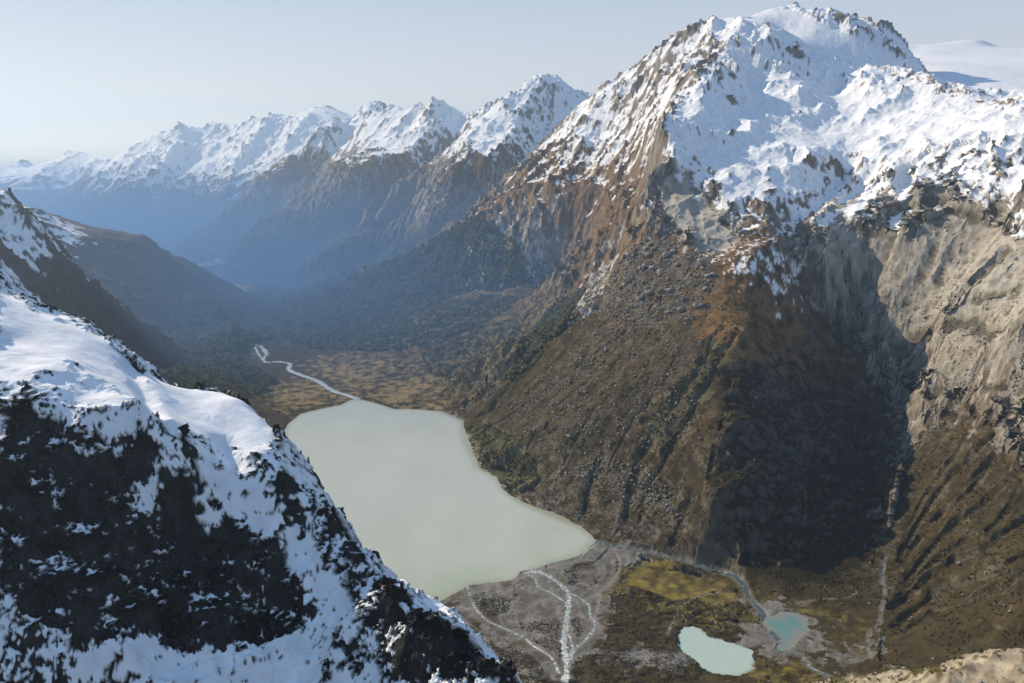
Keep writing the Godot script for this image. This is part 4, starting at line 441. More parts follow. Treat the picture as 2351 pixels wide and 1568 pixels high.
func erode(u: Unit, steps: int, k: float, cap: float) -> void:
	# rain runs down the steepest way, gathers into streams and cuts gullies no deeper than cap
	var nx := u.nx
	var n := u.nx * u.nz
	var h := u.h
	var first := h.duplicate()
	var rec := PackedInt32Array(); rec.resize(n)
	var far := PackedFloat32Array(); far.resize(n)
	var area := PackedFloat32Array(); area.resize(n)
	var order := PackedInt64Array(); order.resize(n)
	for step in steps:
		for j in u.nz:
			var edge_j := j == 0 or j == u.nz - 1
			var dx := (u.right(u.zs[j]) - u.left(u.zs[j])) / (nx - 1)
			var dz := absf(u.zs[mini(j + 1, u.nz - 1)] - u.zs[maxi(j - 1, 0)]) * (1.0 if edge_j else 0.5)
			var dd := sqrt(dx * dx + dz * dz)
			var ix := 1.0 / dx
			var iz := 1.0 / dz
			var id := 1.0 / dd
			for i in nx:
				var a := j * nx + i
				var y := h[a]
				area[a] = dx * dz
				order[a] = (int((y + 1000.0) * 500.0) << 21) | a
				if edge_j or i == 0 or i == nx - 1:
					rec[a] = a
					continue
				var best := 0.0
				var to := a
				var s := (y - h[a - 1]) * ix
				if s > best: best = s; to = a - 1
				s = (y - h[a + 1]) * ix
				if s > best: best = s; to = a + 1
				s = (y - h[a - nx]) * iz
				if s > best: best = s; to = a - nx
				s = (y - h[a + nx]) * iz
				if s > best: best = s; to = a + nx
				s = (y - h[a - nx - 1]) * id
				if s > best: best = s; to = a - nx - 1
				s = (y - h[a - nx + 1]) * id
				if s > best: best = s; to = a - nx + 1
				s = (y - h[a + nx - 1]) * id
				if s > best: best = s; to = a + nx - 1
				s = (y - h[a + nx + 1]) * id
				if s > best: best = s; to = a + nx + 1
				rec[a] = to
				far[a] = (y - h[to]) / best if to != a else 1.0
				if to == a:
					h[a] = minf(minf(h[a - 1], h[a + 1]), minf(h[a - nx], h[a + nx])) + 0.05
		order.sort()
		for q in range(n - 1, -1, -1):
			var a := int(order[q] & 0x1fffff)
			var r := rec[a]
			if r != a:
				area[r] += area[a]
		for q in n:
			var a := int(order[q] & 0x1fffff)
			var r := rec[a]
			if r != a and h[a] > h[r]:
				var f := k * sqrt(minf(area[a], 400000.0)) / far[a]
				h[a] = (h[a] + f * h[r]) / (1.0 + f)
	var slab: PackedByteArray = u.masks.get("slab", PackedByteArray())
	for a in n:
		var d := first[a] - h[a]
		if d > 0.0:
			d = cap * (1.0 - exp(-d / cap)) * (1.0 - 0.7 * slab[a] / 255.0 if slab else 1.0)
		h[a] = first[a] - d
	u.h = h

func add_noise(u: Unit, s: PackedFloat32Array, n: FastNoiseLite, amount: float, flat: float, steep: float) -> void:
	# relief that grows with the slope of the land
	var calm: PackedByteArray = u.masks.get("calm", PackedByteArray())
	for j in u.nz:
		var z := u.zs[j]
		var l := u.left(z)
		var dx := (u.right(z) - l) / (u.nx - 1)
		for i in u.nx:
			var a := j * u.nx + i
			var k := clampf((s[a] - flat) / (steep - flat), 0.0, 1.0)
			if calm: k *= 1.0 - calm[a] / 255.0
			if k > 0.0:
				u.h[a] += n.get_noise_2d(l + dx * i, z) * amount * k

func normals(u: Unit) -> void:
	u.nor.resize(u.nx * u.nz)
	var nx := u.nx
	for j in u.nz:
		var ja := maxi(j - 1, 0)
		var jb := mini(j + 1, u.nz - 1)
		var dz := u.zs[jb] - u.zs[ja]
		var l := u.left(u.zs[j])
		var dx := (u.right(u.zs[j]) - l) / (nx - 1)
		var la := u.left(u.zs[ja]); var da := (u.right(u.zs[ja]) - la) / (nx - 1)
		var lb := u.left(u.zs[jb]); var db := (u.right(u.zs[jb]) - lb) / (nx - 1)
		for i in nx:
			var ia := maxi(i - 1, 0)
			var ib := mini(i + 1, nx - 1)
			var gx := (u.h[j * nx + ib] - u.h[j * nx + ia]) / (dx * (ib - ia))
			var shift := (lb + db * i) - (la + da * i)
			var gz := (u.h[jb * nx + i] - u.h[ja * nx + i] - gx * shift) / dz
			u.nor[j * nx + i] = Vector3(-gx, 1.0, -gz).normalized()

func break_rock(u: Unit, crags: Array) -> void:
	# pushes steep bare rock in and out along its normal in blocks, then takes the normals of the result
	var nx := u.nx
	u.verts.resize(nx * u.nz)
	var ns := []
	for c in crags:
		ns.append(fbm(c[0], c[1], c[2], c[3]))
	var calm: PackedByteArray = u.masks.get("calm", PackedByteArray())
	var slab: PackedByteArray = u.masks.get("slab", PackedByteArray())
	var joint := fbm(640, 105.0, 2, FastNoiseLite.FRACTAL_PING_PONG)
	for j in u.nz:
		var z := u.zs[j]
		var l := u.left(z)
		var dx := (u.right(z) - l) / (nx - 1)
		for i in nx:
			var a := j * nx + i
			var p := Vector3(l + dx * i, u.h[a], z)
			if not crags.is_empty():
				var k := clampf((0.86 - u.nor[a].y) / 0.22, 0.0, 1.0) * (1.0 - 0.92 * (u.snow[a] if u.snow.size() else 0.0))
				if calm: k *= 1.0 - 0.8 * calm[a] / 255.0
				if k > 0.02:
					var d := 0.0
					for q in ns.size():
						d += (ns[q] as FastNoiseLite).get_noise_3dv(p) * crags[q][4]
					p += u.nor[a] * d * k
			if slab and slab[a]:
				p += u.nor[a] * joint.get_noise_3dv(p * Vector3(1.0, 0.6, 1.0)) * 17.0 * slab[a] / 255.0
			u.verts[a] = p
	if crags.is_empty():
		return
	for j in u.nz:
		var ja := maxi(j - 1, 0) * nx
		var jb := mini(j + 1, u.nz - 1) * nx
		for i in nx:
			var e := u.verts[j * nx + mini(i + 1, nx - 1)] - u.verts[j * nx + maxi(i - 1, 0)]
			var f := u.verts[jb + i] - u.verts[ja + i]
			u.nor[j * nx + i] = e.cross(f).normalized()

func mesh_of(u: Unit) -> ArrayMesh:
	var v := u.verts
	var ind := PackedInt32Array()
	ind.resize((u.nx - 1) * (u.nz - 1) * 6)
	var k := 0
	for j in u.nz - 1:
		for i in u.nx - 1:
			var a := j * u.nx + i
			var c := a + u.nx
			if absf(v[a].y - v[c + 1].y) < absf(v[a + 1].y - v[c].y):
				ind[k] = a; ind[k + 1] = c; ind[k + 2] = c + 1; ind[k + 3] = a; ind[k + 4] = c + 1; ind[k + 5] = a + 1
			else:
				ind[k] = a; ind[k + 1] = c; ind[k + 2] = a + 1; ind[k + 3] = a + 1; ind[k + 4] = c; ind[k + 5] = c + 1
			k += 6
	var arr := []
	arr.resize(Mesh.ARRAY_MAX)
	arr[Mesh.ARRAY_VERTEX] = v
	arr[Mesh.ARRAY_NORMAL] = u.nor
	arr[Mesh.ARRAY_COLOR] = u.col
	arr[Mesh.ARRAY_INDEX] = ind
	var m := ArrayMesh.new()
	m.add_surface_from_arrays(Mesh.PRIMITIVE_TRIANGLES, arr)
	return m

func paint_masks(u: Unit) -> void:
	# ground cover: polygons on the map, filled row by row
	for entry in COVER.get(u.called, []):
		var kind: String = entry[0]
		if not u.masks.has(kind):
			var b := PackedByteArray()
			b.resize(u.nx * u.nz)
			u.masks[kind] = b
		var strength := int(255 * entry[1])
		var pts: Array = entry[2]
		var n := pts.size() / 2
		var fi := PackedFloat32Array()
		var fj := PackedFloat32Array()
		var lo := 1e9
		var hi := -1e9
		for q in n:
			var x: float = pts[q * 2]
			var z: float = pts[q * 2 + 1]
			var jj := u.row_of(minf(z, -1.0))
			fj.append(jj)
			fi.append(u.col_of(x, z))
			lo = minf(lo, jj)
			hi = maxf(hi, jj)
		var b: PackedByteArray = u.masks[kind]
		u.masks[kind] = PackedByteArray()
		for j in range(maxi(0, ceili(lo)), mini(u.nz - 1, floori(hi)) + 1):
			var cuts := PackedFloat32Array()
			for q in n:
				var p := (q + 1) % n
				if (fj[q] <= j) != (fj[p] <= j):
					cuts.append(fi[q] + (fi[p] - fi[q]) * (j - fj[q]) / (fj[p] - fj[q]))
			cuts.sort()
			for q in range(0, cuts.size() - 1, 2):
				for i in range(maxi(0, ceili(cuts[q])), mini(u.nx - 1, floori(cuts[q + 1])) + 1):
					b[j * u.nx + i] = maxi(b[j * u.nx + i], strength)
		u.masks[kind] = b

func smooth01(a: float, b: float, x: float) -> float:
	var t := clampf((x - a) / (b - a), 0.0, 1.0)
	return t * t * (3.0 - 2.0 * t)

func shore_distance(x: float, z: float, q: PackedVector2Array) -> float:
	var best := 1e12
	var inside := false
	var n := q.size()
	var p := Vector2(x, z)
	for k in n:
		var a := q[k]
		var b := q[(k + 1) % n]
		var ab := b - a
		var t := clampf((p - a).dot(ab) / ab.length_squared(), 0.0, 1.0)
		best = minf(best, p.distance_squared_to(a + ab * t))
		if (a.y <= z) != (b.y <= z) and x < a.x + (b.x - a.x) * (z - a.y) / (b.y - a.y):
			inside = not inside
	return -sqrt(best) if inside else sqrt(best)

func shape_shore(u: Unit, q: PackedVector2Array, level: float, reach: float, depth: float) -> void:
	var box := Rect2(q[0], Vector2.ZERO)
	for p in q:
		box = box.expand(p)
	box = box.grow(reach)
	for j in u.nz:
		var z := u.zs[j]
		if z < box.position.y or z > box.end.y:
			continue
		var l := u.left(z)
		var dx := (u.right(z) - l) / (u.nx - 1)
		for i in range(clampi(int((box.position.x - l) / dx), 0, u.nx - 1), clampi(int((box.end.x - l) / dx) + 1, 0, u.nx - 1) + 1):
			var d := shore_distance(l + dx * i, z, q)
			var a := j * u.nx + i
			if d < 0.0:
				u.h[a] = minf(u.h[a], level - 0.3 + maxf(d * 0.25, -depth))
			elif d < reach:
				var t := d / reach
				u.h[a] = lerpf(clampf(u.h[a], level + 0.25 + d * 0.05, level + 0.6 + d * 0.8), maxf(u.h[a], level + 0.25 + d * 0.04), t)

func cut_gullies(u: Unit) -> void:
	var wob := fbm(91, 60.0, 3)
	for entry in GULLIES.get(u.called, []):
		var w: float = entry[0]
		var depth: float = entry[1]
		var f: Array = entry[2]
		var lowest := {}
		for k in f.size() / 2 - 1:
			var p := Vector2(f[k * 2], f[k * 2 + 1])
			var q := Vector2(f[k * 2 + 2], f[k * 2 + 3])
			var pq := q - p
			var box := Rect2(p, Vector2.ZERO).expand(q).grow(w * 1.5)
			var j0 := clampi(int(u.row_of(box.end.y)), 0, u.nz - 1)
			var j1 := clampi(int(u.row_of(box.position.y)) + 1, 0, u.nz - 1)
			for j in range(j0, j1 + 1):
				var z := u.zs[j]
				var l := u.left(z)
				var dx := (u.right(z) - l) / (u.nx - 1)
				for i in range(clampi(int((box.position.x - l) / dx), 0, u.nx - 1), clampi(int((box.end.x - l) / dx) + 1, 0, u.nx - 1) + 1):
					var x := l + dx * i
					var t := clampf((Vector2(x, z) - p).dot(pq) / maxf(pq.length_squared(), 1.0), 0.0, 1.0)
					var d := Vector2(x, z).distance_to(p + pq * t) * (1.0 + 0.5 * wob.get_noise_2d(x, z)) / w
					if d < 1.0:
						var a := j * u.nx + i
						var v := (1.0 - d) * (1.0 - d * 0.4)
						lowest[a] = maxf(lowest.get(a, 0.0), v)
		for a in lowest:
			u.h[a] -= depth * lowest[a]

func box_blur(u: Unit, r: int, passes: int) -> PackedFloat32Array:
	var nx := u.nx
	var nz := u.nz
	var a := u.h.duplicate()
	var b := PackedFloat32Array()
	b.resize(a.size())
	var inv := 1.0 / (2 * r + 1)
	for k in passes:
		for j in nz:
			var o := j * nx
			var s := 0.0
			for i in range(-r, r + 1):
				s += a[o + clampi(i, 0, nx - 1)]
			for i in nx:
				b[o + i] = s * inv
				s += a[o + mini(i + r + 1, nx - 1)] - a[o + maxi(i - r, 0)]
		for i in nx:
			var s := 0.0
			for j in range(-r, r + 1):
				s += b[clampi(j, 0, nz - 1) * nx + i]
			for j in nz:
				a[j * nx + i] = s * inv
				s += b[mini(j + r + 1, nz - 1) * nx + i] - b[maxi(j - r, 0) * nx + i]
	return a

func lay_snow(u: Unit, o: Dictionary) -> void:
	# snow drifts into the hollows and leaves what stands proud or too steep bare
	var nx := u.nx
	u.snow.resize(nx * u.nz)
	var soft := box_blur(u, o.get("drift", 3), 2)
	var s := slopes(u)
	var na := fbm(15, o.get("wave", 320.0), 4)
	var nb := fbm(16, o.get("wave", 320.0) * 0.1, 3)
	var snowline: float = o.get("snow", -1e9)
	var band: float = o.get("band", 120.0)
	var scale: float = o.get("snow_depth", 6.0)
	var steep: float = o.get("steep", 1.0)
	var wx := fbm(14, o.get("wave", 320.0) * 0.2, 4)
	var ms: PackedByteArray = u.masks.get("snow", PackedByteArray())
	var mb: PackedByteArray = u.masks.get("bare", PackedByteArray())
	var wander: float = o.get("wander", 12.0)
	var ledges := fbm(18, 45.0, 3)
	var ledge: float = o.get("ledge", 0.0)
	var edge: float = o.get("edge", 0.35)
	for j in u.nz:
		var z := u.zs[j]
		var l := u.left(z)
		var dx := (u.right(z) - l) / (nx - 1)
		for i in nx:
			var a := j * nx + i
			var x := l + dx * i
			var y := u.h[a]
			var na_ := na.get_noise_2d(x, z)
			var nb_ := nb.get_noise_3d(x, y, z)
			var w := wx.get_noise_3d(x, y, z)
			var q := clampi(j + int(w * wander), 0, u.nz - 1) * nx + clampi(i + int(w * 12.0 + nb_ * 4.0), 0, nx - 1)
			var bias := clampf((y + na_ * band * 0.8 - snowline) / band, -3.0, 1.6)
			if ms: bias += ms[q] / 255.0 * 2.2
			if mb: bias -= mb[q] / 255.0 * 3.0
			bias -= maxf(0.0, s[a] - steep) * o.get("shed", 1.6)
			bias += nb_ * 0.55 + na_ * 0.3
			if ledge > 0.0: bias += ledge * ledges.get_noise_3d(x, y * 4.0 + x * 0.7, z)
			var d := (soft[a] - y) / scale + bias
			var c := smooth01(0.0, edge, d)
			u.snow[a] = c
			u.h[a] = y + clampf(soft[a] - y, -0.25 * scale * c, scale * 1.5) * c * o.get("fill", 0.8)

var pond_level := []
var stream_path := []

func outline(f: Array) -> PackedVector2Array:
	var q := PackedVector2Array()
	for k in f.size() / 2:
		q.append(Vector2(f[k * 2], f[k * 2 + 1]))
	return q

func ragged(q: PackedVector2Array) -> PackedVector2Array:
	# a shoreline with small inlets
	var n := fbm(98, 22.0, 3)
	var out := PackedVector2Array()
	for k in q.size():
		for t in 4:
			var p := q[k].lerp(q[(k + 1) % q.size()], t / 4.0)
			out.append(p + Vector2(n.get_noise_2d(p.x, p.y), n.get_noise_2d(p.x + 500.0, p.y)) * 6.0)
	return out

func bed_stream(u: Unit, f: Array, flowing: bool) -> void:
	# f: width at the top, width at the bottom, then the course as x, z pairs from top to bottom
	var c := Curve3D.new()
	for k in range(2, f.size(), 2):
		c.add_point(Vector3(f[k], 0, f[k + 1]))
	for k in range(1, c.point_count - 1):
		var t := (c.get_point_position(k + 1) - c.get_point_position(k - 1)) * 0.18
		c.set_point_in(k, -t)
		c.set_point_out(k, t)
	c.bake_interval = 4.0
	var pts := c.get_baked_points()
	var n := pts.size()
	var ys := PackedFloat32Array()
	for k in n:
		var y := 0.0
		for q in range(-3, 4):
			var p := pts[clampi(k + q, 0, n - 1)]
			y += maxf(u.ground(p.x, p.z), 0.0)
		ys.append(y / 7.0)
	if flowing:
		for k in range(1, n):
			ys[k] = maxf(minf(ys[k], ys[k - 1]), 0.05)
	var wob := fbm(95, 30.0, 3)
	var rag := fbm(96, 9.0, 2)
	for k in n:
		pts[k].y = ys[k]
	var best := {}
	for k in n:
		var w := lerpf(f[0], f[1], float(k) / (n - 1)) * (1.0 + 0.5 * wob.get_noise_2d(k * 4.0, f[2]))
		var p := pts[k]
		var reach := w * 0.5 + 14.0
		for j in range(clampi(int(u.row_of(p.z + reach)), 0, u.nz - 1), clampi(int(u.row_of(p.z - reach)) + 1, 0, u.nz - 1) + 1):
			var z := u.zs[j]
			var l := u.left(z)
			var dx := (u.right(z) - l) / (u.nx - 1)
			for i in range(clampi(int((p.x - reach - l) / dx), 0, u.nx - 1), clampi(int((p.x + reach - l) / dx) + 1, 0, u.nx - 1) + 1):
				var a := j * u.nx + i
				var d := Vector2(l + dx * i - p.x, z - p.z).length() - w * 0.5 + rag.get_noise_2d(l + dx * i, z) * 2.2
				var b = best.get(a)
				if b == null or d < b.x:
					best[a] = Vector2(d, p.y)
	for a in best:
		var d: float = best[a].x
		var y: float = best[a].y
		if d < 0.0:
			u.h[a] = minf(u.h[a], y - 0.7)
		elif d < 14.0:
			u.h[a] = lerpf(clampf(u.h[a], y - 0.2, y + 0.4 + d * 0.5), u.h[a], d / 14.0)
	if not u.masks.has("wet"):
		var b := PackedByteArray()
		b.resize(u.h.size())
		u.masks["wet"] = b
	var wet: PackedByteArray = u.masks.wet
	u.masks.wet = PackedByteArray()
	for a in best:
		wet[a] = maxi(wet[a], int(255.0 * clampf(1.0 - best[a].x / (8.0 if flowing else 3.0), 0.0, 1.0)))
	u.masks.wet = wet
	if flowing: stream_path.append(pts)

func water_ribbon(pts: PackedVector3Array, w0: float, w1: float, seed_: int, foam: float, deep: Color) -> ArrayMesh:
	var st := SurfaceTool.new()
	st.begin(Mesh.PRIMITIVE_TRIANGLES)
	var wob := fbm(seed_, 30.0, 3)
	var fo := fbm(seed_ + 1, 9.0, 3)
	var n := pts.size()
	for k in n:
		var t := (pts[mini(k + 1, n - 1)] - pts[maxi(k - 1, 0)])
		var fall := -t.y / maxf(Vector2(t.x, t.z).length(), 0.1)
		var side := Vector3(-t.z, 0, t.x).normalized()
		var w := lerpf(w0, w1, float(k) / (n - 1)) * (1.0 + 0.9 * wob.get_noise_2d(k * 4.0, pts[0].x)) + 1.2
		for s in 5:
			var q := pts[k] + side * w * (s / 4.0 - 0.5)
			var f := clampf(foam + fall * 3.0 + fo.get_noise_2d(q.x, q.z) * 1.9, 0.0, 1.0)
			st.set_color(deep.lerp(Color(0.58, 0.60, 0.58), f))
			st.set_normal(Vector3.UP)
			st.add_vertex(q + Vector3(0, -0.12 + f * 0.1, 0))
	for k in n - 1:
		for s in 4:
			var a := k * 5 + s
			st.add_index(a); st.add_index(a + 5); st.add_index(a + 1)
			st.add_index(a + 1); st.add_index(a + 5); st.add_index(a + 6)
	st.generate_normals()
	return st.commit()

const STYLE := {"massif": 0, "near": 1, "range": 2, "left": 3, "glacier": 4, "crag": 5, "hill": 6}

func v3(r: float, g: float, b: float) -> Vector3:
	return Vector3(r, g, b)

func colour(u: Unit, style: int, opt: Dictionary) -> void:
	var nx := u.nx
	var nz := u.nz
	u.col.resize(nx * nz)
	var na := fbm(11, opt.get("wave", 320.0), 4)
	var nb := fbm(12, opt.get("wave", 320.0) * 0.16, 4)
	var nc := fbm(13, opt.get("wave", 320.0) * 0.035, 3)
	var wx := fbm(14, opt.get("wave", 320.0) * 0.2, 4)
	var snowline: float = opt.get("snow", 850.0)
	var band: float = opt.get("band", 120.0)
	var hollow := 3
	var warp: float = opt.get("warp", 11.0)
	var has := {}
	for k in ["snow", "bare", "slab", "pale", "tussock", "forest", "grass", "meadow", "gravel", "scree", "brown", "dusting", "dark", "calm", "mud", "wet"]:
		has[k] = u.masks.get(k, PackedByteArray())
	var m_snow: PackedByteArray = has.snow; var m_bare: PackedByteArray = has.bare; var m_slab: PackedByteArray = has.slab
	var m_pale: PackedByteArray = has.pale; var m_tus: PackedByteArray = has.tussock; var m_for: PackedByteArray = has.forest
	var m_gra: PackedByteArray = has.grass; var m_mea: PackedByteArray = has.meadow; var m_gvl: PackedByteArray = has.gravel
	var m_scr: PackedByteArray = has.scree; var m_bro: PackedByteArray = has.brown; var m_dus: PackedByteArray = has.dusting
	var m_dark: PackedByteArray = has.dark
	var m_calm: PackedByteArray = has.calm
	var m_mud: PackedByteArray = has.mud
	var m_wet: PackedByteArray = has.wet
	var streak := fbm(17, 60.0, 4, FastNoiseLite.FRACTAL_RIDGED)
	var WHITE := Vector3(0.86, 0.88, 0.92)
	for j in nz:
		var z := u.zs[j]
		var l := u.left(z)
		var dx := (u.right(z) - l) / (nx - 1)
		for i in nx:
			var a := j * nx + i
			var x := l + dx * i
			var y := u.h[a]
			var nrm := u.nor[a]
			var ny := nrm.y
			var pa := na.get_noise_2d(x, z)
			var pb := nb.get_noise_3d(x, y, z)
			var pc := nc.get_noise_3d(x, y, z)
			var i0 := clampi(i - hollow, 0, nx - 1); var i1 := clampi(i + hollow, 0, nx - 1)
			var j0 := clampi(j - hollow, 0, nz - 1); var j1 := clampi(j + hollow, 0, nz - 1)
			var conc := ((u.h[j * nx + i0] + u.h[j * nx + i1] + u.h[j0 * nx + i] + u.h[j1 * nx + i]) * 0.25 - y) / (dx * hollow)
			var wi := clampi(i + int(wx.get_noise_2d(x, z) * warp * 2.0 + pc * warp * 0.7), 0, nx - 1)
			var wj := clampi(j + int(wx.get_noise_2d(x + 991.0, z) * warp * 2.0 + pb * warp * 0.5), 0, nz - 1)
			var q := wj * nx + wi
			var grain := 1.0 + pc * 0.35 + pb * 0.3
			var c := Vector3.ZERO
			match style:
				0:
					# plants by height, then bare rock where it is steep
					var low := Vector3(0.058, 0.046, 0.023)
					var mid := Vector3(0.086, 0.062, 0.031)
					var high := Vector3(0.165, 0.100, 0.048)
					c = low.lerp(mid, smooth01(180, 430, y + pa * 160 + pb * 60)).lerp(high, smooth01(520, 760, y + pa * 120 + pb * 60))
					c *= 1.0 + pb * 0.5 + pc * 0.4
					if m_mud: c = c.lerp(Vector3(0.072, 0.056, 0.034) * (1.0 + pb * 0.9 + pc * 0.4), m_mud[q] / 255.0 * 0.8)
					if m_for: c = c.lerp(Vector3(0.062, 0.062, 0.032), m_for[q] / 255.0)
					if m_gra: c = c.lerp(Vector3(0.105, 0.105, 0.042) * grain, m_gra[q] / 255.0 * clampf(0.7 + pb, 0, 1))
					if m_bro: c = c.lerp(Vector3(0.265, 0.190, 0.092) * grain, m_bro[q] / 255.0 * clampf(0.55 + pb * 1.6 + pa * 0.4, 0, 1))
					if m_tus: c = c.lerp(Vector3(0.20, 0.115, 0.048) * grain, m_tus[q] / 255.0 * clampf(0.75 + pb * 1.4, 0, 1))
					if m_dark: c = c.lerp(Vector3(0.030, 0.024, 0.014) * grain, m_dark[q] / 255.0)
					if m_mea: c = c.lerp(Vector3(0.205, 0.165, 0.042).lerp(Vector3(0.115, 0.088, 0.040), clampf(streak.get_noise_2d(x * 0.8 + z * 0.35, z) * 1.6, 0.0, 1.0)) * (1.0 + pc * 0.3 + pb * 0.4), m_mea[q] / 255.0 * clampf(0.8 + pb * 1.5 + pa, 0, 1))
					if m_gvl: c = c.lerp(Vector3(0.135, 0.122, 0.102).lerp(Vector3(0.235, 0.220, 0.195), clampf(streak.get_noise_2d(x + z * 0.4, z * 0.55 - x * 0.2) * 1.3 + 0.1, 0.0, 1.0)).lerp(Vector3(0.075, 0.058, 0.038), clampf(pa * 1.5 + pb * 1.3 - 0.15, 0.0, 0.85)) * (1.0 + pc * 0.35), m_gvl[q] / 255.0)
					if m_scr: c = c.lerp(Vector3(0.125, 0.108, 0.090) * (1.0 + pc * 0.7), m_scr[q] / 255.0 * clampf(0.35 + pc * 1.8 + pb * 1.4, 0, 1))
					if m_wet and y < 70.0: c = c.lerp(Vector3(0.215, 0.205, 0.185) * (1.0 + pc * 0.35), m_wet[a] / 255.0 * clampf(0.75 + pb, 0, 1))
					var rock := smooth01(0.0, 0.10, (0.70 - ny) + pb * 0.10 + pc * 0.08 - (0.10 if y < 450 else 0.0))
					var stone := Vector3(0.25, 0.225, 0.19) * (1.0 + pb * 0.5 + pc * 0.35)
					if m_tus: rock *= 1.0 - 0.75 * m_tus[q] / 255.0
					if m_for: rock *= 1.0 - 0.85 * m_for[q] / 255.0
					if m_calm: rock *= 1.0 - 0.9 * m_calm[q] / 255.0
					c = c.lerp(stone, rock * 0.9)
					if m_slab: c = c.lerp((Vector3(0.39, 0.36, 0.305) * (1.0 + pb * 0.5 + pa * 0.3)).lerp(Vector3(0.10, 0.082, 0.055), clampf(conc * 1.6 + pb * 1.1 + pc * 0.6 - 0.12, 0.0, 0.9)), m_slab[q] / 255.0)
					if m_pale: c = c.lerp(Vector3(0.50, 0.47, 0.43) * (1.0 + pb * 0.35 + pc * 0.3), m_pale[q] / 255.0 * clampf(0.6 + pb * 1.8 + pc, 0, 1))
					var s := u.snow[a]
					if m_dus: s = maxf(s, smooth01(0.0, 0.5, (pc * 1.6 + pb * 1.5 + conc * 3.0 + 0.1) * m_dus[q] / 255.0))
					c = c.lerp(WHITE, s)
				1:
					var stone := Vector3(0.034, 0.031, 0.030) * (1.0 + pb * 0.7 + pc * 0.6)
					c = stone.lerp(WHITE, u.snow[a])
				2:
					var low := Vector3(0.056, 0.060, 0.030)
					var high := Vector3(0.150, 0.100, 0.060)
					c = low.lerp(high, smooth01(260, 620, y + pa * 140 + pb * 60)) * (1.0 + pb * 0.4 + pc * 0.4)
					var stone := Vector3(0.22, 0.20, 0.18) * grain
					c = c.lerp(stone, smooth01(0.0, 0.1, 0.74 - ny + pb * 0.1) * smooth01(250, 500, y))
					if m_pale: c = c.lerp(Vector3(0.50, 0.46, 0.41) * grain, m_pale[q] / 255.0 * clampf(0.6 + pb * 1.8 + pc, 0, 1))
					if m_tus: c = c.lerp(Vector3(0.135, 0.086, 0.054) * grain, m_tus[q] / 255.0)
					c = c.lerp(WHITE, u.snow[a])
				3, 6:
					c = Vector3(0.050, 0.040, 0.024).lerp(Vector3(0.085, 0.060, 0.032), smooth01(-0.3, 0.4, pa + pb)) * grain
					if style == 3:
						c = c.lerp(Vector3(0.06, 0.056, 0.054) * grain, smooth01(0.0, 0.1, 0.72 - ny + pb * 0.1))
					if m_for: c = c.lerp(Vector3(0.050, 0.053, 0.026) * grain, m_for[q] / 255.0)
					if m_pale: c = c.lerp(Vector3(0.50, 0.46, 0.41) * grain, m_pale[q] / 255.0 * clampf(0.6 + pb * 1.8 + pc, 0, 1))
					if m_tus: c = c.lerp(Vector3(0.20, 0.125, 0.055) * grain, m_tus[q] / 255.0 * clampf(0.5 + pb * 2.0, 0, 1))
					c = c.lerp(WHITE, u.snow[a])
				4:
					c = WHITE
					if m_bare: c = c.lerp(Vector3(0.2, 0.19, 0.18), m_bare[q] / 255.0 * clampf(pb * 2 + pc, 0, 1))
				5:
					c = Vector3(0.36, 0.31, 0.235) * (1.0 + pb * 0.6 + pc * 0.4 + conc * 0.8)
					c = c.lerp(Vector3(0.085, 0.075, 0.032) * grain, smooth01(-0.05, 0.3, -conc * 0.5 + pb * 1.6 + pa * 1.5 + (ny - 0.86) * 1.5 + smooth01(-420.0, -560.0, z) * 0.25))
			u.col[a] = Color(clampf(c.x, 0.0, 0.92), clampf(c.y, 0.0, 0.92), clampf(c.z, 0.0, 0.94))

func make_unit(called: String, nx: int, nz: int, zn: float, zf: float, l0: float, l1: float, r0: float, r1: float, geometric := false) -> Unit:
	var u := Unit.new()
	u.called = called
	u.nx = nx; u.nz = nz; u.zn = zn; u.zf = zf; u.l0 = l0; u.l1 = l1; u.r0 = r0; u.r1 = r1
	u.geometric = geometric
	u.rows()
	units[called] = u
	return u

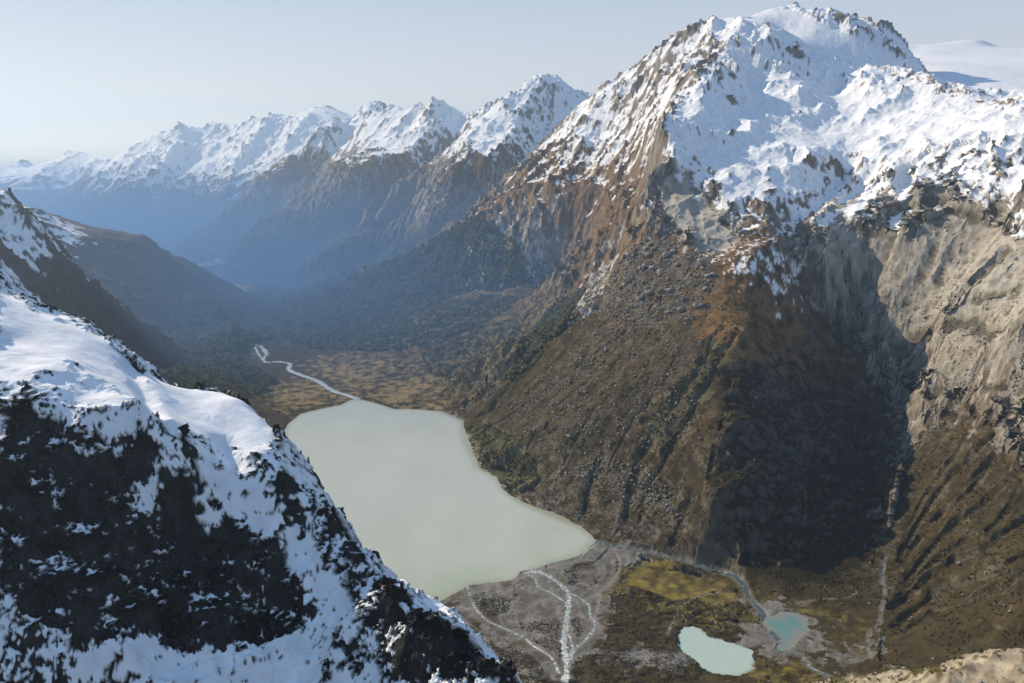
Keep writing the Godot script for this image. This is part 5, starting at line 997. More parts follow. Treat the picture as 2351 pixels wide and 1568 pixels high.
func build_unit(k: int) -> void:
	var called: String = ORDER[k]
	var u: Unit = units[called]
	var o: Dictionary = SETUP[called]
	var t0 := Time.get_ticks_msec()
	base_surface(u, POINTS[called], o.c, o.coarse)
	paint_masks(u)
	var s := slopes(u)
	for n in o.rough:                      # [seed, wavelength, octaves, ridged, height, slope from, slope to]
		add_noise(u, s, fbm(n[0], n[1], n[2], n[3]), n[4], n[5], n[6])
	for kind in ["forest", "grass", "dark", "meadow", "mud", "brown"]:
		var low: bool = kind in ["meadow", "mud", "brown"]
		if u.masks.has(kind):
			var lump := fbm(97, 45.0 if low else 150.0, 4)
			var m: PackedByteArray = u.masks[kind]
			for a in u.h.size():
				if m[a] and (kind != "dark" or u.h[a] > 30.0):
					var z := u.zs[a / u.nx]
					var x := u.left(z) + (u.right(z) - u.left(z)) * (a % u.nx) / (u.nx - 1)
					u.h[a] += lump.get_noise_2d(x, z * 1.6) * (5.0 if low else 34.0) * (1.0 if not low or u.h[a] > 2.0 else 0.2) * m[a] / 255.0
	cut_gullies(u)
	if o.steps > 0:
		erode(u, o.steps, o.cut, o.cap)
		s = slopes(u)
	for n in o.fine:
		add_noise(u, s, fbm(n[0], n[1], n[2], n[3]), n[4], n[5], n[6])
	if called == "massif":
		shape_shore(u, PackedVector2Array(LAKE), 0.0, 45.0, 20.0)
		for w in PONDS:
			var q := ragged(outline(w))
			var level := 1e9
			for v in q:
				level = minf(level, u.ground(v.x, v.y) + 1.0)
			level = maxf(level, 1.0)
			pond_level.append(level)
			shape_shore(u, q, level, 14.0, 4.0)
		for w in CHANNELS:
			bed_stream(u, w, false)
		for w in STREAMS:
			bed_stream(u, w, true)
	if o.get("snow_depth", 0.0) > 0.0:
		lay_snow(u, o)
	normals(u)
	break_rock(u, o.get("crags", []))
	colour(u, STYLE[o.style], o)
	if DEV: print(called, " ", u.nx * u.nz, " vertices, ", Time.get_ticks_msec() - t0, " ms")

const DEV := false
const SOFT := FastNoiseLite.FRACTAL_FBM
const RIDGE := FastNoiseLite.FRACTAL_RIDGED
const BLOCK := FastNoiseLite.FRACTAL_PING_PONG
const ORDER := ["massif", "near", "leftslope", "lefthill", "range_a", "range_b", "range_c", "range_d", "range_e", "range_f", "glacier", "crag"]
const R1 := [[21, 420.0, 4, RIDGE, 62.0, 0.15, 0.7], [26, 210.0, 3, RIDGE, 26.0, 0.3, 0.8], [22, 120.0, 3, SOFT, 22.0, 0.1, 0.7]]
const F1 := [[23, 60.0, 3, RIDGE, 8.0, 0.2, 1.0], [25, 42.0, 2, BLOCK, 10.0, 0.45, 1.3], [24, 15.0, 3, SOFT, 4.0, 0.12, 0.9]]
const R2 := [[31, 1100.0, 4, RIDGE, 110.0, 0.1, 0.6], [32, 380.0, 4, RIDGE, 45.0, 0.1, 0.7]]
const F2 := [[33, 130.0, 3, RIDGE, 16.0, 0.2, 0.9], [34, 50.0, 3, SOFT, 7.0, 0.05, 0.5]]
const SETUP := {
	"massif": {"c": 18.0, "coarse": 5, "rough": R1, "fine": F1, "steps": 6, "cut": 0.010, "cap": 40.0, "style": "massif", "snow": 890.0, "band": 140.0, "snow_depth": 9.0, "drift": 3, "steep": 1.15, "shed": 1.2, "fill": 0.65, "crags": [[601, 46.0, 2, BLOCK, 13.0], [602, 14.0, 2, SOFT, 4.0]]},
	"near": {"c": 12.0, "coarse": 5, "rough": [[41, 150.0, 4, RIDGE, 24.0, 0.1, 0.8], [42, 50.0, 4, SOFT, 9.0, 0.05, 0.8]], "fine": [[45, 26.0, 3, BLOCK, 7.0, 0.25, 1.2], [43, 16.0, 3, RIDGE, 2.0, 0.2, 1.0], [44, 5.0, 3, SOFT, 0.9, 0.2, 0.9]], "steps": 4, "cut": 0.02, "cap": 14.0, "style": "near", "wave": 110.0, "snow": 0.0, "snow_depth": 4.2, "drift": 5, "steep": 1.25, "shed": 1.3, "edge": 0.4, "ledge": 1.7, "wander": 7.0, "crags": [[611, 17.0, 2, BLOCK, 3.6], [612, 5.0, 2, BLOCK, 1.3], [613, 40.0, 2, SOFT, 5.0]]},
	"leftslope": {"c": 30.0, "coarse": 4, "rough": R1, "fine": F1, "crags": [[601, 46.0, 2, BLOCK, 12.0]], "steps": 5, "cut": 0.012, "cap": 35.0, "style": "left", "snow": 540.0, "band": 130.0, "snow_depth": 6.0, "drift": 3, "steep": 0.9},
	"lefthill": {"c": 40.0, "coarse": 4, "rough": [[51, 500.0, 4, RIDGE, 30.0, 0.1, 0.6], [52, 140.0, 3, SOFT, 12.0, 0.05, 0.5]], "fine": [[53, 50.0, 3, SOFT, 5.0, 0.05, 0.5]], "steps": 5, "cut": 0.012, "cap": 30.0, "style": "hill", "snow": 560.0, "band": 150.0, "snow_depth": 5.0},
	"range_a": {"c": 25.0, "coarse": 4, "rough": R2, "fine": F2, "steps": 7, "cut": 0.02, "cap": 110.0, "style": "range", "snow": 900.0, "band": 160.0, "snow_depth": 26.0, "drift": 3, "steep": 1.25, "shed": 1.2},
	"range_b": {"c": 25.0, "coarse": 4, "rough": R2, "fine": F2, "steps": 7, "cut": 0.02, "cap": 120.0, "style": "range", "snow": 880.0, "band": 170.0, "snow_depth": 26.0, "drift": 3, "steep": 1.25, "shed": 1.2},
	"range_c": {"c": 25.0, "coarse": 4, "rough": R2, "fine": F2, "steps": 7, "cut": 0.02, "cap": 130.0, "style": "range", "snow": 760.0, "band": 170.0, "snow_depth": 26.0, "drift": 3, "steep": 1.25, "shed": 1.2},
	"range_d": {"c": 30.0, "coarse": 4, "rough": R2, "fine": F2, "steps": 7, "cut": 0.02, "cap": 150.0, "style": "range", "snow": 470.0, "band": 200.0, "snow_depth": 26.0, "drift": 3, "steep": 1.25, "shed": 1.2},
	"range_e": {"c": 90.0, "coarse": 4, "rough": R2, "fine": F2, "steps": 6, "cut": 0.02, "cap": 150.0, "style": "range", "snow": 360.0, "band": 200.0, "snow_depth": 26.0, "drift": 3, "steep": 1.25, "shed": 1.2},
	"range_f": {"c": 60.0, "coarse": 4, "rough": [[61, 900.0, 4, RIDGE, 60.0, 0.05, 0.5]], "fine": [], "steps": 4, "cut": 0.02, "cap": 60.0, "style": "range", "snow": 400.0, "band": 200.0, "snow_depth": 18.0},
	"glacier": {"c": 60.0, "coarse": 4, "rough": [[71, 500.0, 4, RIDGE, 40.0, 0.25, 0.7]], "fine": [[72, 90.0, 3, SOFT, 4.0, 0.1, 0.6]], "steps": 0, "style": "glacier"},
	"crag": {"c": 6.0, "coarse": 4, "rough": [[81, 40.0, 3, RIDGE, 2.6, 0.0, 0.6], [82, 11.0, 3, BLOCK, 3.6, -0.4, 0.3]], "fine": [[83, 3.5, 3, SOFT, 0.7, -0.3, 0.5]], "steps": 0, "style": "crag", "wave": 60.0, "crags": [[621, 7.0, 2, BLOCK, 1.6]]},
}

func tag(o: Node, label: String, category: String, kind := "", group := "") -> void:
	o.set_meta("label", label)
	if category: o.set_meta("category", category)
	if kind: o.set_meta("kind", kind)
	if group: o.set_meta("group", group)

var taken := {}

func numbered(called: String) -> String:
	var k: int = taken.get(called, 0)
	taken[called] = k + 1
	return called if k == 0 else "%s_%03d" % [called, k]

func put(called: String, m: Mesh, mat: Material, parent: Node = self) -> MeshInstance3D:
	var o := MeshInstance3D.new()
	o.name = numbered(called)
	o.mesh = m
	if mat: o.material_override = mat
	parent.add_child(o, true)
	return o

func land_material(wave: float, bump: float) -> StandardMaterial3D:
	var m := StandardMaterial3D.new()
	m.vertex_color_use_as_albedo = true
	m.roughness = 0.95
	m.metallic_specular = 0.2
	m.albedo_texture = mottle(502, 0.84)
	var t := NoiseTexture2D.new()
	t.width = 1024
	t.height = 1024
	t.seamless = true
	t.as_normal_map = true
	t.bump_strength = 12.0
	var n := fbm(503, 90.0, 4, BLOCK)
	t.noise = n
	m.normal_enabled = true
	m.normal_texture = t
	m.normal_scale = bump
	m.uv1_triplanar = true
	m.uv1_world_triplanar = true
	m.uv1_scale = Vector3.ONE / wave
	return m

func _ready() -> void:
	# ------------------------------------------------ camera, sky, sun, air
	var cam := Camera3D.new()
	cam.name = "camera"
	cam.position = EYE
	cam.rotation_degrees = Vector3(-13.5, 0, 0)
	cam.fov = rad_to_deg(2.0 * atan(341.5 / 800.0))
	cam.near = 1.0
	cam.far = 60000.0
	add_child(cam)
	var env := Environment.new()
	env.background_mode = Environment.BG_SKY
	var sky := ProceduralSkyMaterial.new()
	sky.sky_top_color = Color(0.47, 0.60, 0.75)
	sky.sky_horizon_color = Color(0.91, 0.90, 0.86)
	sky.ground_horizon_color = Color(0.91, 0.90, 0.86)
	sky.ground_bottom_color = Color(0.35, 0.40, 0.45)
	sky.sky_curve = 0.12
	sky.sun_angle_max = 20.0
	sky.sun_curve = 0.05
	env.sky = Sky.new()
	env.sky.sky_material = sky
	env.background_energy_multiplier = 1.0
	env.tonemap_mode = Environment.TONE_MAPPER_LINEAR
	env.tonemap_exposure = 1.25
	env.sdfgi_enabled = true
	env.ssao_enabled = true
	env.ssil_enabled = true
	env.volumetric_fog_enabled = true
	env.volumetric_fog_density = 0.000035
	env.volumetric_fog_albedo = Color(0.75, 0.865, 1.0)
	env.volumetric_fog_anisotropy = 0.5
	env.volumetric_fog_length = 20000.0
	var we := WorldEnvironment.new()
	we.environment = env
	add_child(we)
	var sun := DirectionalLight3D.new()
	sun.name = "sun"
	sun.light_energy = 1.6
	sun.light_color = Color(1.0, 0.925, 0.81)
	sun.light_angular_distance = 0.5
	sun.shadow_enabled = true
	sun.look_at_from_position(SUN * 1000.0, Vector3.ZERO)
	add_child(sun)

	# ------------------------------------------------ the land
	make_unit("massif", 720, 740, -1215, -6400, -620, -2900, 1330, 3700, true)
	make_unit("near", 600, 720, -455, -1110, -440, -790, 60, 60)
	make_unit("leftslope", 260, 240, -1950, -4650, -1700, -3200, -860, -900)
	make_unit("lefthill", 260, 240, -3980, -7150, -3300, -4350, -1000, -1000)
	make_unit("range_a", 280, 280, -6350, -9550, -1700, -2100, 900, 1400)
	make_unit("range_b", 280, 280, -7350, -11150, -2800, -3350, 100, 1500)
	make_unit("range_c", 280, 260, -8850, -13150, -4300, -4500, -900, -100)
	make_unit("range_d", 320, 240, -10350, -16150, -6800, -8500, -2350, -2400)
	make_unit("range_e", 180, 160, -12100, -17950, -9000, -12900, -6950, -6950)
	make_unit("range_f", 110, 60, -16350, -18850, -5700, -5700, -2350, -2350)
	make_unit("glacier", 140, 120, -4250, -8150, 2080, 2100, 3600, 5300)
	make_unit("crag", 400, 200, -310, -600, 50, 50, 470, 470)
	var job := WorkerThreadPool.add_group_task(build_unit, ORDER.size())
	WorkerThreadPool.wait_for_group_task_completion(job)
	var land := land_material(190.0, 0.3)
	for called in ORDER:
		var o := put(NAMES[called][0], mesh_of(units[called]), land)
		tag(o, NAMES[called][1], NAMES[called][2], "structure")
	# ground sheet
	var g := PlaneMesh.new()
	g.size = Vector2(30000, 30000)
	var gm := StandardMaterial3D.new()
	gm.albedo_color = Color(0.045, 0.05, 0.03).linear_to_srgb()
	gm.roughness = 1.0
	var go := put("ground", g, gm)
	go.position = Vector3(0, -335, -4000)
	tag(go, "dark valley ground far below the ranges", "", "structure")
	# ------------------------------------------------ water
	var lm := StandardMaterial3D.new()
	lm.vertex_color_use_as_albedo = true
	lm.roughness = 0.16
	var ripple := NoiseTexture2D.new()
	ripple.width = 512
	ripple.height = 512
	ripple.seamless = true
	ripple.noise = fbm(301, 26.0, 4)
	ripple.as_normal_map = true
	ripple.bump_strength = 2.0
	lm.normal_enabled = true
	lm.normal_texture = ripple
	lm.normal_scale = 0.18
	lm.uv1_triplanar = true
	lm.uv1_world_triplanar = true
	lm.uv1_scale = Vector3.ONE * 0.011
	var lake := put("lake", water_sheet(PackedVector2Array(LAKE), 16.0, Vector3(0.415, 0.425, 0.355), Vector3(0.30, 0.31, 0.22), 24.0, Vector3(0.300, 0.355, 0.225), -2050.0, -1500.0), lm)
	tag(lake, "milky grey-green glacier lake filling the valley floor", "lake", "structure")
	var pond_looks := [["small opaque pale mint pond at the lower right of the delta", Vector3(0.38, 0.47, 0.40), Vector3(0.30, 0.33, 0.27), 5.0], ["small clear teal pool with pale sandy margins right of the mint pond", Vector3(0.11, 0.215, 0.185), Vector3(0.205, 0.205, 0.170), 26.0]]
	for k in PONDS.size():
		var po := put("pond", water_sheet(ragged(outline(PONDS[k])), 2.5, pond_looks[k][1], pond_looks[k][2], pond_looks[k][3], pond_looks[k][1], 0.0, 1.0), lm)
		po.position.y = pond_level[k]
		tag(po, pond_looks[k][0], "pond", "structure")
	var wm := StandardMaterial3D.new()
	wm.vertex_color_use_as_albedo = true
	wm.roughness = 0.35
	for k in STREAMS.size():
		var look: Array = STREAM_LOOKS[k]
		var so := put(look[0], water_ribbon(stream_path[k], STREAMS[k][0], STREAMS[k][1], 400 + k * 3, look[2], look[3]), wm)
		tag(so, look[1], look[0], "structure")

	# ------------------------------------------------ boulders
	var u: Unit = units.massif
	var rng := RandomNumberGenerator.new()
	rng.seed = 77
	var stone := []
	for c in [Color(0.27, 0.245, 0.215), Color(0.34, 0.31, 0.265), Color(0.21, 0.19, 0.17), Color(0.42, 0.40, 0.37)]:
		var m := StandardMaterial3D.new()
		m.albedo_color = (c as Color).linear_to_srgb()
		m.roughness = 0.92
		m.metallic_specular = 0.25
		m.albedo_texture = mottle(500, 0.7)
		m.uv1_triplanar = true
		m.uv1_scale = Vector3.ONE * 0.6
		stone.append(m)
	var rocks := []
	for k in 10:
		rocks.append(rock_mesh(900 + k, 0.45 + 0.05 * k))
	for k in BOULDERS.size() / 3:
		var spot := Vector2(BOULDERS[k * 3], BOULDERS[k * 3 + 1])
		var size: float = BOULDERS[k * 3 + 2]
		var lab: Array = ["pale boulder lying on the open dark slope right of the ravine", "pale boulders of the right-hand slope"]
		if k < 7:
			lab = [SINGLE[k], ""]
		else:
			lab[0] = BOULDER_LABELS[k - 7]
		if k >= 7 and k < 26:
			lab = [BOULDER_LABELS[k - 7], "blocks of the high boulder field"]
		elif k >= 26 and k < 32:
			lab = [BOULDER_LABELS[k - 7], "blocks of the pale cluster on the spur"]
		add_boulder(u, rocks, stone[[1, 3, 1, 3, 1, 1, 3][k] if k < 7 else rng.randi() % 4], spot, size, rng, lab[0], lab[1], k)
	scatter_boulders(u, rocks, stone, rng, "scree", 130, 12.0, 34.0, [450.0, 760.0], "angular grey boulder in the steep block field on the spur", "boulders of the block field")
	scatter_boulders(u, rocks, stone, rng, "calm", 90, 3.5, 10.0, [15.0, 430.0], "pale boulder half sunk in the dark scrub of the lower spur", "boulders scattered over the lower spur")
	var rubble := {"scree": [5200, 2.0, 8.0, 60.0, 780.0], "calm": [1200, 1.2, 3.8, 6.0, 650.0], "gravel": [6000, 0.6, 2.4, 2.0, 60.0], "slab": [500, 2.0, 6.0, 250.0, 600.0]}
	var rubble_labels := {"scree": "broken grey rubble filling the gaps of the block field and the lakeside bluff", "calm": "small stones strewn over the scrub of the spur", "gravel": "stones strewn over the grey delta", "slab": "fallen blocks at the foot of the right-hand cliffs"}
	for kind in rubble:
		var r: Array = rubble[kind]
		var spots := find_spots(u, kind, r[0], r[3], r[4], rng)
		var mm := MultiMesh.new()
		mm.transform_format = MultiMesh.TRANSFORM_3D
		mm.mesh = rocks[3]
		mm.instance_count = spots.size()
		for k in spots.size():
			var sz: float = r[1] + (r[2] - r[1]) * pow(rng.randf(), 3.0)
			var b := Basis.from_euler(Vector3(rng.randf() * TAU, rng.randf() * TAU, rng.randf() * TAU)).scaled(Vector3.ONE * sz)
			mm.set_instance_transform(k, Transform3D(b, spots[k] + Vector3(0, sz * 0.12, 0)))
		var mi := MultiMeshInstance3D.new()
		mi.name = numbered("rubble")
		mi.multimesh = mm
		mi.material_override = stone[1]
		add_child(mi)
		tag(mi, rubble_labels[kind], "rubble", "stuff")

	# ------------------------------------------------ plants
	var crown := crown_mesh(41)
	var leaf := StandardMaterial3D.new()
	leaf.vertex_color_use_as_albedo = true
	leaf.roughness = 0.9
	leaf.metallic_specular = 0.15
	# kind of ground, how many, size range, height over width, colour, heights, name, label
	for p in [
		["forest", 42000, 4.0, 11.0, 1.0, Color(0.080, 0.082, 0.040), -400.0, 620.0, "forest", "dark evergreen forest over the valley floor and the lower left slopes of the massif"],
		["forest", 9000, 5.0, 12.0, 0.9, Color(0.080, 0.082, 0.040), -400.0, 500.0, "woods", "dark woods on the foot of the rounded hill at the left side of the valley"],
		["brown", 1500, 1.2, 3.6, 0.8, Color(0.040, 0.040, 0.020), 0.5, 400.0, "shrubs", "dark shrubs dotted over the golden flats beyond the lake"],
		["grass", 4500, 1.5, 4.2, 0.8, Color(0.048, 0.052, 0.022), 3.0, 400.0, "shrubs", "olive scrub on the green bench above the lake"],
		["mud", 9000, 0.6, 1.8, 0.7, Color(0.062, 0.048, 0.026), 1.0, 90.0, "scrub", "knee-high brown scrub on the old gravel banks of the delta"],
		["meadow", 2500, 0.5, 1.3, 0.6, Color(0.13, 0.10, 0.03), 1.0, 60.0, "tussocks", "yellow-olive tussocks on the mossy flats between the delta and the spur"],
		["calm", 30000, 1.0, 3.4, 0.6, Color(0.054, 0.041, 0.019), 10.0, 520.0, "scrub", "low olive-brown scrub covering the spur and the right-hand slope"],
	]:
		var spots := find_spots(units.lefthill if p[8] == "woods" else u, p[0], p[1], p[6], p[7], rng)
		var mm := MultiMesh.new()
		mm.transform_format = MultiMesh.TRANSFORM_3D
		mm.use_colors = true
		mm.mesh = crown
		mm.instance_count = spots.size()
		for k in spots.size():
			var sz: float = lerpf(p[2], p[3], pow(rng.randf(), 1.6))
			var b := Basis.from_euler(Vector3(0, rng.randf() * TAU, 0)).scaled(Vector3(sz, sz * p[4] * rng.randf_range(0.8, 1.3), sz))
			mm.set_instance_transform(k, Transform3D(b, spots[k] + Vector3(0, sz * 0.3, 0)))
			var c: Color = p[5]
			var v := rng.randf_range(0.5, 1.6)
			var w := rng.randf_range(-0.15, 0.25)
			mm.set_instance_color(k, Color(c.r * v * (1.0 + w), c.g * v, c.b * v * (1.0 - w)))
		var mi := MultiMeshInstance3D.new()
		mi.name = numbered(p[8])
		mi.multimesh = mm
		mi.material_override = leaf
		add_child(mi)
		tag(mi, p[9], p[8], "stuff")

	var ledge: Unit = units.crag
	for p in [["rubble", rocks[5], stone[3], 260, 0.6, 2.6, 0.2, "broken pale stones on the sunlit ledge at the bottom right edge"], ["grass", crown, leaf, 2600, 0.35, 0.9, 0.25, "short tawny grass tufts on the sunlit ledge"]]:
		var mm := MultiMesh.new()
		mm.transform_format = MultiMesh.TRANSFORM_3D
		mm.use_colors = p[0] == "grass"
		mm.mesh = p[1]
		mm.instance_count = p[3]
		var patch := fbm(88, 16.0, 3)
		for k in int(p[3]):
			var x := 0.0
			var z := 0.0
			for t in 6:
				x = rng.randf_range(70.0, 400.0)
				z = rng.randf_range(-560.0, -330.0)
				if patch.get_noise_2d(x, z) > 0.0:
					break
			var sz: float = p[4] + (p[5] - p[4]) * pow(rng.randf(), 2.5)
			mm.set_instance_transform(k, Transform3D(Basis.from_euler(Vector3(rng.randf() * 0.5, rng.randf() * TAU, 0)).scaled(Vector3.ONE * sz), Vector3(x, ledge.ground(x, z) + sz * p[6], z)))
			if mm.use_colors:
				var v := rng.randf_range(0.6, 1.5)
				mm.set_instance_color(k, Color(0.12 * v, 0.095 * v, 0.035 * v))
		var mi := MultiMeshInstance3D.new()
		mi.name = numbered(p[0])
		mi.multimesh = mm
		mi.material_override = p[2]
		add_child(mi)
		tag(mi, p[7], p[0], "stuff")

	# ------------------------------------------------ haze in the valley
	for k in 6:
		var top: float = [180.0, 340.0, 480.0, 610.0, 730.0, 850.0][k]
		air("haze", Vector3(-3600, (top - 420.0) * 0.5, -8500 - k * 40.0), Vector3(11500 - k * 60.0, top + 420.0, 11000), [0.00006, 0.00006, 0.00005, 0.00004, 0.00003, 0.00002][k], Color(0.47, 0.71, 1.0), HAZE_LABELS[k], RenderingServer.FOG_VOLUME_SHAPE_BOX)
	for k in 4:
		var at: Vector3 = [Vector3(-3330, -225, -8750), Vector3(-3230, -200, -8760), Vector3(-3150, -210, -8740), Vector3(-3420, -240, -8720)][k]
		var sz: Vector3 = [Vector3(150, 55, 90), Vector3(110, 70, 80), Vector3(90, 40, 60), Vector3(120, 36, 80)][k]
		air("mist", at, sz, 0.02, Color(0.98, 0.98, 0.98), ["largest white wisp of mist on the far valley floor", "tall white puff of mist right beside the largest wisp in the far valley", "small rightmost puff of mist in the far valley", "thin leftmost strip of mist on the far valley floor"][k], RenderingServer.FOG_VOLUME_SHAPE_ELLIPSOID)

const HAZE_LABELS := ["densest blue haze along the floor of the far valley", "blue haze over the forested feet of the far ranges", "blue haze on the lower slopes of the far ranges", "thinner blue haze halfway up the far ranges", "thin blue haze below the snowline of the far ranges", "thinnest blue haze at the snowline of the far ranges"]
const STREAM_LOOKS := [
	["river", "pale winding river running through the golden flats beyond the lake", 0.35, Color(0.30, 0.33, 0.32)],
	["stream", "short side channel at the upper bend of the pale river", 0.3, Color(0.30, 0.33, 0.32)],
	["stream", "widest white braid down the middle of the grey delta", 0.1, Color(0.19, 0.21, 0.195)],
	["stream", "right-hand braid looping round a small island in the delta", -0.1, Color(0.18, 0.195, 0.18)],
	["stream", "narrow braid left of the wide one near the lake", -0.1, Color(0.18, 0.195, 0.18)],
	["stream", "thin lone stream along the left side of the delta", -0.1, Color(0.18, 0.195, 0.18)],
	["stream", "short white riffle between the two main braids", 0.1, Color(0.19, 0.21, 0.195)],
	["stream", "dark teal channel from the teal pool along the foot of the spur", -0.6, Color(0.055, 0.085, 0.085)],
	["stream", "dark curved channel below the teal pool", -0.6, Color(0.09, 0.10, 0.09)],
]
const SINGLE := ["big tan boulder alone on the dark lower spur", "flat pale round boulder midway down the spur", "pale grey slab-sided boulder in the rock cluster left of the flat round one", "tall tan boulder on the lower spur left of the three small pale ones", "left one of three pale boulders in a row on the lower spur", "right one of three pale boulders in a row on the lower spur", "white rock above the big tan boulder"]

func air(called: String, at: Vector3, size: Vector3, density: float, c: Color, label: String, shape: int) -> void:
	var f := FogVolume.new()
	f.name = numbered(called)
	f.shape = shape
	f.size = size
	f.position = at
	var m := FogMaterial.new()
	m.density = density
	m.albedo = c
	f.material = m
	add_child(f)
	tag(f, label, called, "stuff")

func mottle(seed_: int, low: float) -> NoiseTexture2D:
	var t := NoiseTexture2D.new()
	t.width = 256
	t.height = 256
	t.seamless = true
	t.noise = fbm(seed_, 40.0, 5)
	var g := Gradient.new()
	g.set_color(0, Color(low, low, low))
	g.set_color(1, Color.WHITE)
	t.color_ramp = g
	return t

func rock_mesh(seed_: int, flat: float) -> ArrayMesh:
	# a block: a subdivided octahedron cut by random planes, with flat faces
	var r := RandomNumberGenerator.new()
	r.seed = seed_
	var planes := []
	for k in 9:
		var d := Vector3(r.randfn(), r.randfn(), r.randfn()).normalized()
		planes.append([d, r.randf_range(0.42, 0.75)])
	var tri := []
	var o := [Vector3.RIGHT, Vector3.UP, Vector3.BACK, Vector3.LEFT, Vector3.DOWN, Vector3.FORWARD]
	for f in [[0, 1, 2], [1, 3, 2], [3, 4, 2], [4, 0, 2], [1, 0, 5], [3, 1, 5], [4, 3, 5], [0, 4, 5]]:
		tri.append([o[f[0]], o[f[1]], o[f[2]]])
	for step in 1:
		var more := []
		for t in tri:
			var a: Vector3 = (t[0] + t[1]).normalized()
			var b: Vector3 = (t[1] + t[2]).normalized()
			var c: Vector3 = (t[2] + t[0]).normalized()
			more.append_array([[t[0], a, c], [a, t[1], b], [c, b, t[2]], [a, b, c]])
		tri = more
	var st := SurfaceTool.new()
	st.begin(Mesh.PRIMITIVE_TRIANGLES)
	st.set_smooth_group(-1)
	var stretch := Vector3(r.randf_range(0.9, 1.25), r.randf_range(0.6, 0.95), r.randf_range(0.75, 1.05))
	for t in tri:
		for k in [0, 2, 1]:
			var v: Vector3 = t[k]
			v *= 0.72 + 0.05 * sin(v.x * 9.0 + seed_) + 0.05 * sin(v.z * 8.0 + v.y * 5.0)
			for p in planes:
				var d: float = v.dot(p[0]) - p[1] * 0.9
				if d > 0.0:
					v -= p[0] * d
			st.add_vertex(v * stretch)
	st.generate_normals()
	return st.commit()

func crown_mesh(seed_: int) -> ArrayMesh:
	# a ragged leafy clump with a dozen lobes
	var r := RandomNumberGenerator.new()
	r.seed = seed_
	var st := SurfaceTool.new()
	st.begin(Mesh.PRIMITIVE_TRIANGLES)
	st.set_smooth_group(-1)
	var n := 7
	var rings := [[1.0, 0.12], [0.72, 0.62], [0.28, 0.98], [-0.25, 0.72]]
	var pts := []
	for q in rings.size():
		var ring := []
		for k in n:
			var a := TAU * (k + 0.5 * (q % 2)) / n
			var w: float = rings[q][1] * r.randf_range(0.7, 1.25)
			ring.append(Vector3(cos(a) * w, rings[q][0] + r.randf_range(-0.18, 0.18), sin(a) * w))
		pts.append(ring)
	for q in rings.size() - 1:
		for k in n:
			var a: Vector3 = pts[q][k]
			var b: Vector3 = pts[q][(k + 1) % n]
			var c: Vector3 = pts[q + 1][k]
			var d: Vector3 = pts[q + 1][(k + 1) % n]
			for v in [a, b, c, b, d, c]:
				st.set_color(Color.WHITE)
				st.add_vertex(v)
	st.generate_normals()
	return st.commit()

func find_spots(u: Unit, kind: String, count: int, low: float, high: float, rng: RandomNumberGenerator) -> Array:
	var all := PackedInt32Array()
	var m: PackedByteArray = u.masks.get(kind, PackedByteArray())
	var shares := PackedFloat32Array()
	var total := 0.0
	for j in range(1, u.nz - 1):
		var cell := absf(u.zs[j] - u.zs[j - 1]) * (u.right(u.zs[j]) - u.left(u.zs[j])) / (u.nx - 1)
		for i in range(1, u.nx - 1):
			var a := j * u.nx + i
			if m.size() and m[a] > 60 and u.h[a] > low and u.h[a] < high and u.col[a].r < 0.6:
				all.append(a)
				total += cell * m[a] / 255.0
				shares.append(total)
	var out := []
	if all.is_empty():
		return out
	var patchy := fbm(700 + count, 90.0, 3)
	var tries := 0
	while out.size() < count and tries < count * 3:
		tries += 1
		var k := shares.bsearch(rng.randf() * total)
		var a := all[mini(k, all.size() - 1)]
		var j := a / u.nx
		var i := a % u.nx
		var z := u.zs[j] + rng.randf_range(-0.5, 0.5) * (u.zs[j + 1] - u.zs[j])
		var dx := (u.right(z) - u.left(z)) / (u.nx - 1)
		var x := u.left(z) + dx * (i + rng.randf_range(-0.5, 0.5))
		if patchy.get_noise_2d(x, z) + rng.randf_range(-0.25, 0.32) < 0.0:
			continue
		var y := u.ground(x, z)
		if y > low:
			out.append(Vector3(x, y, z))
	return out

func add_boulder(u: Unit, rocks: Array, mat: Material, spot: Vector2, size: float, rng: RandomNumberGenerator, label: String, group: String, k: int) -> void:
	var o := put("boulder", rocks[(k * 7 + 3) % rocks.size()], mat)
	var y := u.ground(spot.x, spot.y)
	o.transform = Transform3D(Basis.from_euler(Vector3(rng.randf_range(-0.4, 0.4), rng.randf() * TAU, rng.randf_range(-0.4, 0.4))).scaled(Vector3.ONE * size * rng.randf_range(0.55, 0.68)), Vector3(spot.x, y + size * 0.14, spot.y))
	tag(o, label, "boulder", "", group)

func scatter_boulders(u: Unit, rocks: Array, stone: Array, rng: RandomNumberGenerator, kind: String, count: int, small: float, large: float, heights: Array, label: String, group: String) -> void:
	var k := 0
	for p in find_spots(u, kind, count, heights[0], heights[1], rng):
		k += 1
		add_boulder(u, rocks, stone[rng.randi() % 4], Vector2(p.x, p.z), small + (large - small) * pow(rng.randf(), 1.5), rng, label, group, k)

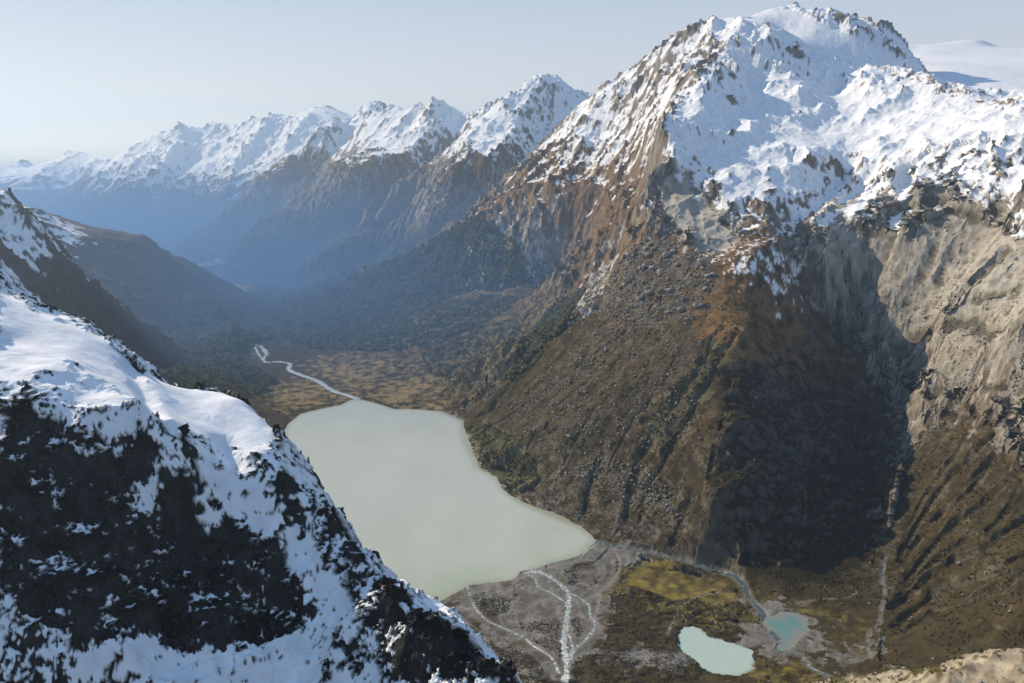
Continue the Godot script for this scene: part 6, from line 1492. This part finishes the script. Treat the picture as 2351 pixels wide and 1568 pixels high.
func water_sheet(q: PackedVector2Array, step: float, deep: Vector3, rim: Vector3, fade: float, silt: Vector3, silt_from: float, silt_to: float) -> ArrayMesh:
	# squares wherever there is water; paler over the shallows, and glacial silt towards one end
	var box := Rect2(q[0], Vector2.ZERO)
	for p in q:
		box = box.expand(p)
	box = box.grow(step * 1.2)
	var nx := int(box.size.x / step) + 2
	var nz := int(box.size.y / step) + 2
	var swirl := fbm(303, step * 26.0, 4)
	var st := SurfaceTool.new()
	st.begin(Mesh.PRIMITIVE_TRIANGLES)
	var d := PackedFloat32Array()
	for j in nz:
		for i in nx:
			var x := box.position.x + i * step
			var z := box.position.y + j * step
			d.append(shore_distance(x, z, q))
			var n := swirl.get_noise_2d(x, z * 0.6)
			var c := deep.lerp(silt, smooth01(silt_from, silt_to, z + n * step * 26.0) * 0.8)
			c *= 1.0 + 0.06 * swirl.get_noise_2d(x * 2.0, z * 1.3)
			c = c.lerp(rim, smooth01(-fade, 0.0, d[-1] + n * fade * 0.7))
			st.set_color(Color(c.x, c.y, c.z))
			st.set_normal(Vector3.UP)
			st.add_vertex(Vector3(x, 0.0, z))
	for j in nz - 1:
		for i in nx - 1:
			var a := j * nx + i
			if minf(minf(d[a], d[a + 1]), minf(d[a + nx], d[a + nx + 1])) < step * 0.5:
				st.add_index(a); st.add_index(a + 1); st.add_index(a + nx + 1)
				st.add_index(a); st.add_index(a + nx + 1); st.add_index(a + nx)
	return st.commit()

const NAMES := {
	"massif": ["mountain", "high snow-capped massif with brown spurs and grey cliffs right of the lake", "mountain"],
	"near": ["mountain_spur", "steep dark snow-covered rocky spur in the left foreground", "mountain spur"],
	"leftslope": ["mountain_slope", "snow-topped dark valley side just behind the foreground spur", "mountain slope"],
	"lefthill": ["hill", "rounded dark blue-brown hill on the left side of the valley", "hill"],
	"range_a": ["mountain", "rocky snow peak with a long lit left ridge beside the main massif", "mountain"],
	"range_b": ["mountain", "hazy range with brown banded cliffs below its snow, behind the rocky peak", "mountain"],
	"range_c": ["mountain", "hazy mountain with a bright pyramid-shaped snow face", "mountain"],
	"range_d": ["mountain", "long pale snow ridge closing the head of the valley in blue haze", "mountain"],
	"range_e": ["mountain", "pale snow peak at the far left edge of the skyline", "mountain"],
	"range_f": ["mountain", "faint rounded snow peak showing above the far ridge", "mountain"],
	"glacier": ["glacier", "smooth white snowfield behind the right-hand ridge", "glacier"],
	"crag": ["rock_outcrop", "sunlit tan rock ledge with grass along the bottom right edge", "rock outcrop"],
}
